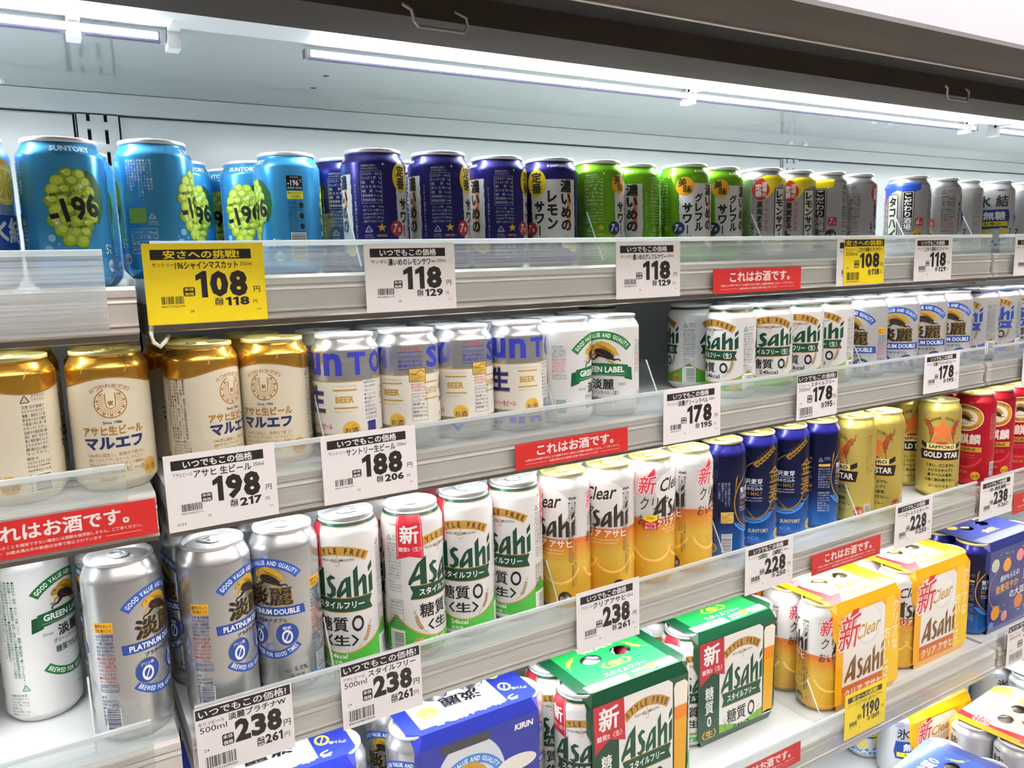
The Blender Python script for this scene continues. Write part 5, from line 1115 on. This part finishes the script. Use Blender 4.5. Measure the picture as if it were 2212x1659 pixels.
# ------------------------------------------------------------------ six-packs
def six_pack(d, X, yf, row, cart, art, label, rot=0.0, top=None, hgt=None):
    D = DES[d]; big = D['P'] == '500'; Ht = 168.6 if big else 123.0; r2 = .0333
    t = obj('six_pack', None, None, (X, yf+.068, Z0+FL[row]), (0, 0, math.radians(rot)))
    for i, x in enumerate((-2*r2, 0, 2*r2)):
        for y in (-r2, r2):
            c = obj('can', D['bm'], t, (x, y, .0012), (0, 0, math.radians(random.uniform(-50, 50) if d != 'sf500' else -25+random.uniform(-10, 10))))
            if i != 1 or y < 0: obj('printed_label', D['pm'], c)
            ld = obj('lid', D['lm'], c); 
            if i != 1: obj('pull_tab', D['tm'], ld)
    w, wt, ys, zs = 76, 84, 62, Ht-13
    zt = Ht+1.2
    O = [(-wt+14, -ys), (wt-14, -ys), (wt, -ys+12), (wt, ys-12), (wt-14, ys), (-wt+14, ys), (-wt, ys-12), (-wt, -ys+12)]
    holes = [[(sx*24+15*math.cos(a)*.95, 4+13*math.sin(a)*.85) for a in [2*math.pi*k/18 for k in range(18)]] for sx in (-1, 1)]
    loops = [O]+holes; tt = tessellate_polygon([[Vector((x, y, 0)) for x, y in lp] for lp in loops]); P2 = [p for lp in loops for p in lp]
    V = [(x, y, zt) for x, y in P2]; F = [list(f) for f in tt]
    def q(*pts): 
        b = len(V); V.extend(pts); F.append(list(range(b, b+len(pts))))
    for s in (-1, 1):
        yF = s*68.2
        q((-wt+14, s*ys, zt), (wt-14, s*ys, zt), (w, yF, zs), (-w, yF, zs)); q((-w, yF, zs), (w, yF, zs), (w, yF, 34), (w-4, yF, 12), (-w+4, yF, 12), (-w, yF, 34)); q((w-4, yF, 12), (w-8, s*65, 1), (-w+8, s*65, 1), (-w+4, yF, 12))
        for e in (-1, 1): q((e*(wt-14), s*ys, zt), (e*wt, s*(ys-12), zt), (e*w, yF, zs)); q((e*wt, s*(ys-12), zt), (e*(w+11), s*(ys-6), zt-30), (e*w, yF, zs)); q((e*(w+11), s*(ys-6), zt-30), (e*w, yF, zs-44), (e*w, yF, zs))
    q((-w+8, -65, 1), (w-8, -65, 1), (w-8, 65, 1), (-w+8, 65, 1))
    me = mesh_from('carton', [(x/1000, y/1000, z/1000) for x, y, z in V], F, [cart]); c = obj('carton', me, t)
    md = c.modifiers.new('thickness', 'SOLIDIFY'); md.thickness = .0005; md.offset = -1
    fr, sl, tp = L(), L(), L(); art(fr, sl, tp, w, zs, wt, ys)
    def mfront(x, y, l): n = len(x); return np.stack([x/1000, np.full(n, -.06885)-.00006*l, y/1000], 1), np.tile([0., -1., 0.], (n, 1))
    def mslope(x, y, l):
        n = len(x); return np.stack([x/1000, (y*.9-ys+1)/1000, np.full(n, zt/1000+.0002)+.00006*l], 1), np.tile([0., 0., 1.], (n, 1))
    def mtop(x, y, l): n = len(x); return np.stack([x/1000, y/1000, np.full(n, zt/1000+.0001)+.00006*l], 1), np.tile([0., 0., 1.], (n, 1))
    for s_, m_, nm in ((fr, mfront, 'front_print'), (sl, mslope, 'edge_print'), (tp, mtop, 'top_print')):
        if s_.items: obj(nm, s_.build(nm, m_), c)
    tag(t, label, 'six-pack', 'beer six-packs'); return t
def clip_holes(p, x, y): return all(((x-sx*24)/15)**2+((y-4)/12.5)**2 > 1 for sx in (-1, 1))
def art_sf(blue=False):
    def f(fr, sl, tp, w, zs, wt, ys):
        dk, lt = ('#0a3a25', '#1a8a40') if not blue else ('#1a3580', '#2456b0')
        fr.clip = (-w, 12, w, zs); k = zs/150
        fr.poly([(-36, 12), (50, 12), (50, zs-6), (43, zs), (-30, zs), (-36, zs-8)], '#e3e2dd', 1)
        q = zs/155.6; fr.ox, fr.oy, fr.k = 8, -43*q, np.array([1.12, 1.35*q]); sf_face(fr, 149, '#0a4428' if not blue else '#1c3a8c', lt, False, 'スタイルフリー'); fr.ox = fr.oy = 0; fr.k = 1
        fr.poly([(-36, 12), (50, 12), (50, 26), (7, 14), (-36, 26)], '#5f9a2c' if not blue else '#2850a8', 1.4)
        fr.rect(-w, 12, -36, zs, dk, 2.6)
        fr.poly([(-74, zs), (-28, zs), (-26, zs-56), (-50, zs-48), (-72, zs-62)], '#a51c28', 4); fr.text('新', -51, zs-20, 29, 29, WHITE, 5, .03); fr.text('糖質0〈生〉', -50, zs-43, 38, 7.5, WHITE, 5, .01)
        fr.vtext('糖質0', -55, zs-66, 17, 21, WHITE, 3.2, .015); fr.text('〈生〉', -55, 18, 27, 12, '#c9a23a', 3.2, .03)
        fr.poly([(52, 14), (71, 14), (74, zs-40), (53, zs-40)], '#d39a1c', 2); fr.poly([(52.6, zs-58), (73.4, zs-58), (74, zs-40), (53, zs-40)], '#d47a1e', 2.3); fr.poly([(53, zs-40), (74, zs-40), (75.5, zs-12), (70, zs-7), (55, zs-8), (52, zs-14)], '#e9e2cf', 2); fr.ell(62, 12, 12, 5, '#e6e6e2', 2)
        sl.rect(-w+4, 1, -8, 17, '#e6e6e2', 1); sl.text('2026.04 C2', -34, 9, 30, 4, '#8a8a88', 2); sl.text('発泡酒', 12, 13.5, 22, 7, WHITE, 2, .02); sl.text('500ml6缶入', 14, 5, 30, 5, WHITE, 2, .02); sl.rect(38, 3, 68, 19, '#e9e9e6', 1); sl.bars(40, 5, 66, 17, '#444444', None, 2, 'x', 3); sl.ell(31, 13, 7, 7, '#d9b93a', 1); sl.text('お酒', 31, 13, 9, 4.6, '#3a2c10', 2)
        tp.clip = (-wt, -ys, wt, ys)
        tp.poly([(-66, -ys), (66, -ys), (66, ys), (-66, ys)], lt, .5, [[(sx*24+16*math.cos(a), 4+13*math.sin(a)*.9) for a in [2*math.pi*q/18 for q in range(18)]] for sx in (-1, 1)])
        tp.text('糖質0', 0, 30, 52, 19, WHITE, 2, .03); tp.text('〈生〉', 0, -19, 46, 14, '#e8d23a', 2, .04)
        barley(tp, -62, -6, -42, 18, '#e8d23a', 2, 6, 1.3); barley(tp, 62, -6, 42, 18, '#e8d23a', 2, 6, 1.3)
        tp.text('スタイルフリー', 0, -37, 66, 9, WHITE, 2, .03)
    return f
def art_clear(fr, sl, tp, w, zs, wt, ys):
    k = zs/150
    fr.rect(-w, 12, w, zs, '#dfa012', .6); fr.poly([(34, 12), (w, 12), (w, 60), (60, zs), (40, zs)], '#e8bd2a', .9); fr.clip = (-w, 12, w, zs)
    fr.poly([(-60, 12), (36, 12), (38, zs-12), (28, zs-3), (-50, zs-3), (-58, zs-12)], '#e9e6e0', 1)
    q = zs/155.6
    fr.poly([(-60, 12), (36, 12), (36.4, 36*q), (-60, 36*q)], '#c8761c', 1.3); fr.rect(-60, 28*q, 36.4, 38*q, '#b95a20', 1.6)
    fr.ell(0, zs-34*q, 29, 30*q, '#dcdad5', 1.7, 30); fr.ell(-1, zs-32*q, 27, 28*q, '#eceae6', 1.9, 30)
    fr.text('Clear', -1, zs-38*q, 56, 22*q, '#b08a2c', 3, .015, .35, 6); asahi(fr, -9, 66*q, 92, 46*q, '#6e4a1c'); fr.text('クリア アサヒ', -10, 24*q, 88, 15*q, '#efe6d8', 4, .03)
    shin(fr, -46, zs-33*q, 37*q, '#b81e28', '#f0e4de', 5)
    fr.vtext('クリアな', 64, zs-8, 16, 21*q, '#f3ecd8', 5, .015); fr.vtext('おいしさ。', 45, zs-48*q, 16, 21*q, '#f3ecd8', 5, .015)
    rr = random.Random(8)
    sl.rect(-w, 0, w, 25, '#eec94a', .5); sl.poly([(-w, 0), (-w+20, 0), (-w+44, 25), (-w, 25)], '#c01f2a', 1); sl.text('クリア アサヒ', 20, 12, 70, 9, '#c8761c', 2, .03)
    hl = [[(sx*24+16*math.cos(a), 4+13*math.sin(a)*.9) for a in [2*math.pi*q/18 for q in range(18)]] for sx in (-1, 1)]
    tp.poly([(-68, -ys), (68, -ys), (68, ys), (-68, ys)], '#e6dfcf', .5, hl); tp.poly([(46, -ys), (68, -ys), (68, ys), (46, ys)], '#e3ac18', .8); tp.poly([(-68, -ys), (-46, -ys), (-60, 6), (-50, ys), (-68, ys)], '#c01f2a', .8)
    tp.text('新', -56, 26, 24, 26, '#efe2dc', 1.4, .04, .1); tp.text('新', -56, 26, 22, 24, '#c01f2a', 1.7, .01, .1); tp.text('Clear', 0, 32, 40, 14, '#b08a2c', 2, .015, .35); asahi(tp, 4, -22, 56, 22, '#8a5a1c'); tp.text('クリア アサヒ', 10, -40, 70, 8, '#c8761c', 2, .03)
def art_kirin(fr, sl, tp, w, zs, wt, ys):
    fr.clip = (-w, 12, w, zs); fr.ell(-16, zs-62, 46, 58, '#cfd2d8', 1, 34)
    fr.ox = -16; fr.band(0, zs-74, 38, 49, 30, 150, '#3a78c0', 2, 30); fr.arct('GOOD VALUE AND QUALITY', 0, zs-74, 43.4, 90, 6, WHITE, 3, .03, .14, False, .85, 112); beast(fr, 0, zs-52, 24); fr.text('淡麗', 0, zs-84, 58, 24, '#17171a', 3, .045); fr.poly([(-42, zs-110), (42, zs-110), (42, zs-98), (-42, zs-98)], '#244a9c', 3); fr.text('PLATINUM DOUBLE', 0, zs-104, 72, 7, WHITE, 4, .03); fr.ox = 0
    fr.rrect(-52, zs-14, 12, zs-3, 5, '#3b3b40', 4); fr.text('KIRIN', 56, zs-12, 25, 7.5, WHITE, 3, .045, .08); fr.ell(46, zs-56, 26, 10, '#e6e2d4', 2)
    sl.text('うまさが違う。', 0, 12, 118, 13, '#e9eaf0', 2, .03, 0, 180)
    hl = [[(sx*24+16*math.cos(a), 4+13*math.sin(a)*.9) for a in [2*math.pi*q/18 for q in range(18)]] for sx in (-1, 1)]
    tp.poly([(-54, -ys+8), (28, -ys), (36, ys), (-66, ys)], '#e8e8ea', .5, [hl[0], hl[1]] if 0 else [hl[0]]) if 0 else tp.poly([(-66, -ys+10), (44, -ys+10), (44, ys), (-66, ys)], '#e4e5e8', .5, hl)
    tp.rect(-66, 22, -44, 47, '#e0a53a', .9)
    tp.poly([(-2, 18), (-2, 26), (44, 26), (44, 18)], '#2f9fd0', 1.2); tp.text('PLATINUM DOUBLE', 0, 30, 74, 7.5, '#1f6fb8', 1.6, .03, 0, 180); tp.text('淡麗', 0, -17, 50, 20, '#17171a', 1.6, .045, 0, 180)
    tp.ell(-46, -26, 14, 13, '#e6d254', 1.4); tp.text('5.5', -46, -25, 17, 8, '#6a6428', 1.8, .01, 0, 180)
    for y in (8, -24): tp.ring(56, y, 8, 2.6, '#e8d23a', 1.5, 1.2, 20); tp.stroke([(52, y-8), (60, y+8)], 1.6, '#e8d23a', 1.8)
    tp.text('プリン体', 70, -36, 18, 5, '#e8d23a', 1.6, .03, 0, 160); tp.text('OPEN', 66, 26, 9, 3, '#8fb0e0', 1.6, 0, 0, 180)
def art_kin(fr, sl, tp, w, zs, wt, ys):
    rr = random.Random(12); fr.clip = (-w, 12, w, zs)
    for x, y, r, c in ((-58, 128, 13, '#b9c0a2'), (-20, 122, 13, '#d8972a'), (22, 132, 12, '#d88a80'), (56, 120, 14, '#7aa6d8'), (-50, 38, 14, '#d8972a'), (-20, 26, 10, '#d88a80'), (-62, 16, 8, '#5a8fc8'), (26, 44, 14, '#cf7428'), (58, 30, 12, '#d8c23a')):
        fr.ell(x, y, r, r*.96, c, 2, 9 if c == '#b9c0a2' else 18); fr.ell(x, y, r*.8, r*.77, c, 2.4, 18)
    for k in range(46):
        x, y = rr.uniform(-70, 70), rr.choice((rr.uniform(132, 148), rr.uniform(14, 60))); fr.ell(x, y, rr.uniform(.8, 2), rr.uniform(.8, 1.6), rr.choice(['#d8c23a', '#d86a6a', '#6aa04a', '#dfe3ea']), 1.5, 8, rr.uniform(0, 180))
    fr.text('絶対もらえる!', -8, 100, 62, 11, '#e6e6e4', 3, .03, .1, 3); fr.text('金麦花やか', -16, 82, 74, 15, '#d8a03a', 3, .03, 0, 3); fr.text('皿', 44, 92, 18, 18, '#d87a7a', 3, .03); fr.text('の大皿', 18, 64, 48, 15, '#e6e6e4', 3, .03, 0, 2); fr.band(-40, 82, 34, 35.4, 110, 250, '#b8923a', 2.6, 20)
    sl.rect(-w, 0, w, 25, '#4648a8', .5)
    tp.text('RICH MALT', 0, 34, 56, 9, '#9db8e8', 1.5, .02); tp.ell(-46, 18, 12, 8, '#c9a03a', 1.5); tp.rect(30, 22, 60, 36, '#d8c27a', 1.5); tp.text('金麦', 0, -24, 40, 14, '#c9a03a', 1.5, .03)
CG, CB, CY, CN, CD = (mk(h, 0, .28, .35, n) for h, n in (('#0c4026', 'green_carton'), ('#202b88', 'blue_carton'), ('#e0a416', 'yellow_carton'), ('#232a6a', 'navy_carton'), ('#1c3688', 'deep_blue_carton')))
six_pack('pd500', .152, .742, 3, CB, art_kirin, 'blue six-pack of tall cans, leftmost and cut by the bottom edge')
six_pack('pd500', .373, .728, 3, CB, art_kirin, 'blue six-pack of tall cans beside the green six-packs')
six_pack('sf500', .578, .694, 3, CG, art_sf(), 'green six-pack with finger holes on top, nearer one')
six_pack('sf500', .790, .738, 3, CG, art_sf(), 'green six-pack pushed back beside the yellow six-packs')
six_pack('clear', 1.020, .693, 3, CY, art_clear, 'yellow six-pack next to the green six-pack, nearer one')
six_pack('clear', 1.228, .703, 3, CY, art_clear, 'yellow six-pack next to the navy six-pack')
six_pack('kinmugi', 1.445, .704, 3, CN, art_kin, 'navy six-pack decorated with coloured rice crackers')
six_pack('clear', 1.020, .835, 3, CY, art_clear, 'yellow six-pack behind the nearer yellow one')
# bottom deck
six_pack('sfp350', 1.085, .530, 4, CD, art_sf(True), 'deep blue six-pack on the bottom deck at the bottom edge', 8)
six_pack('ice', 1.330, .560, 4, CY, art_clear, 'yellow six-pack of short cans on the bottom deck', 4)
six_pack('ice', 1.270, .712, 4, CY, art_clear, 'yellow six-pack on the bottom deck behind the deep blue one', -4)
six_pack('ice', 1.560, .650, 4, mk('#8f9296', .2, .4, .2, 'grey_carton'), art_kin if 0 else (lambda fr, sl, tp, w, zs, wt, ys: (sl.rect(-40, 3, 40, 20, '#e4e4e2', 1), sl.text('350ml', 0, 12, 40, 9, '#555555', 2, .02), tp.star(20, 30, 9, '#c9a83a', 1), tp.text('SAPPORO', -20, 30, 40, 6, '#e2e2e0', 1, .02))), 'grey six-pack on the bottom deck at the right edge', 0)
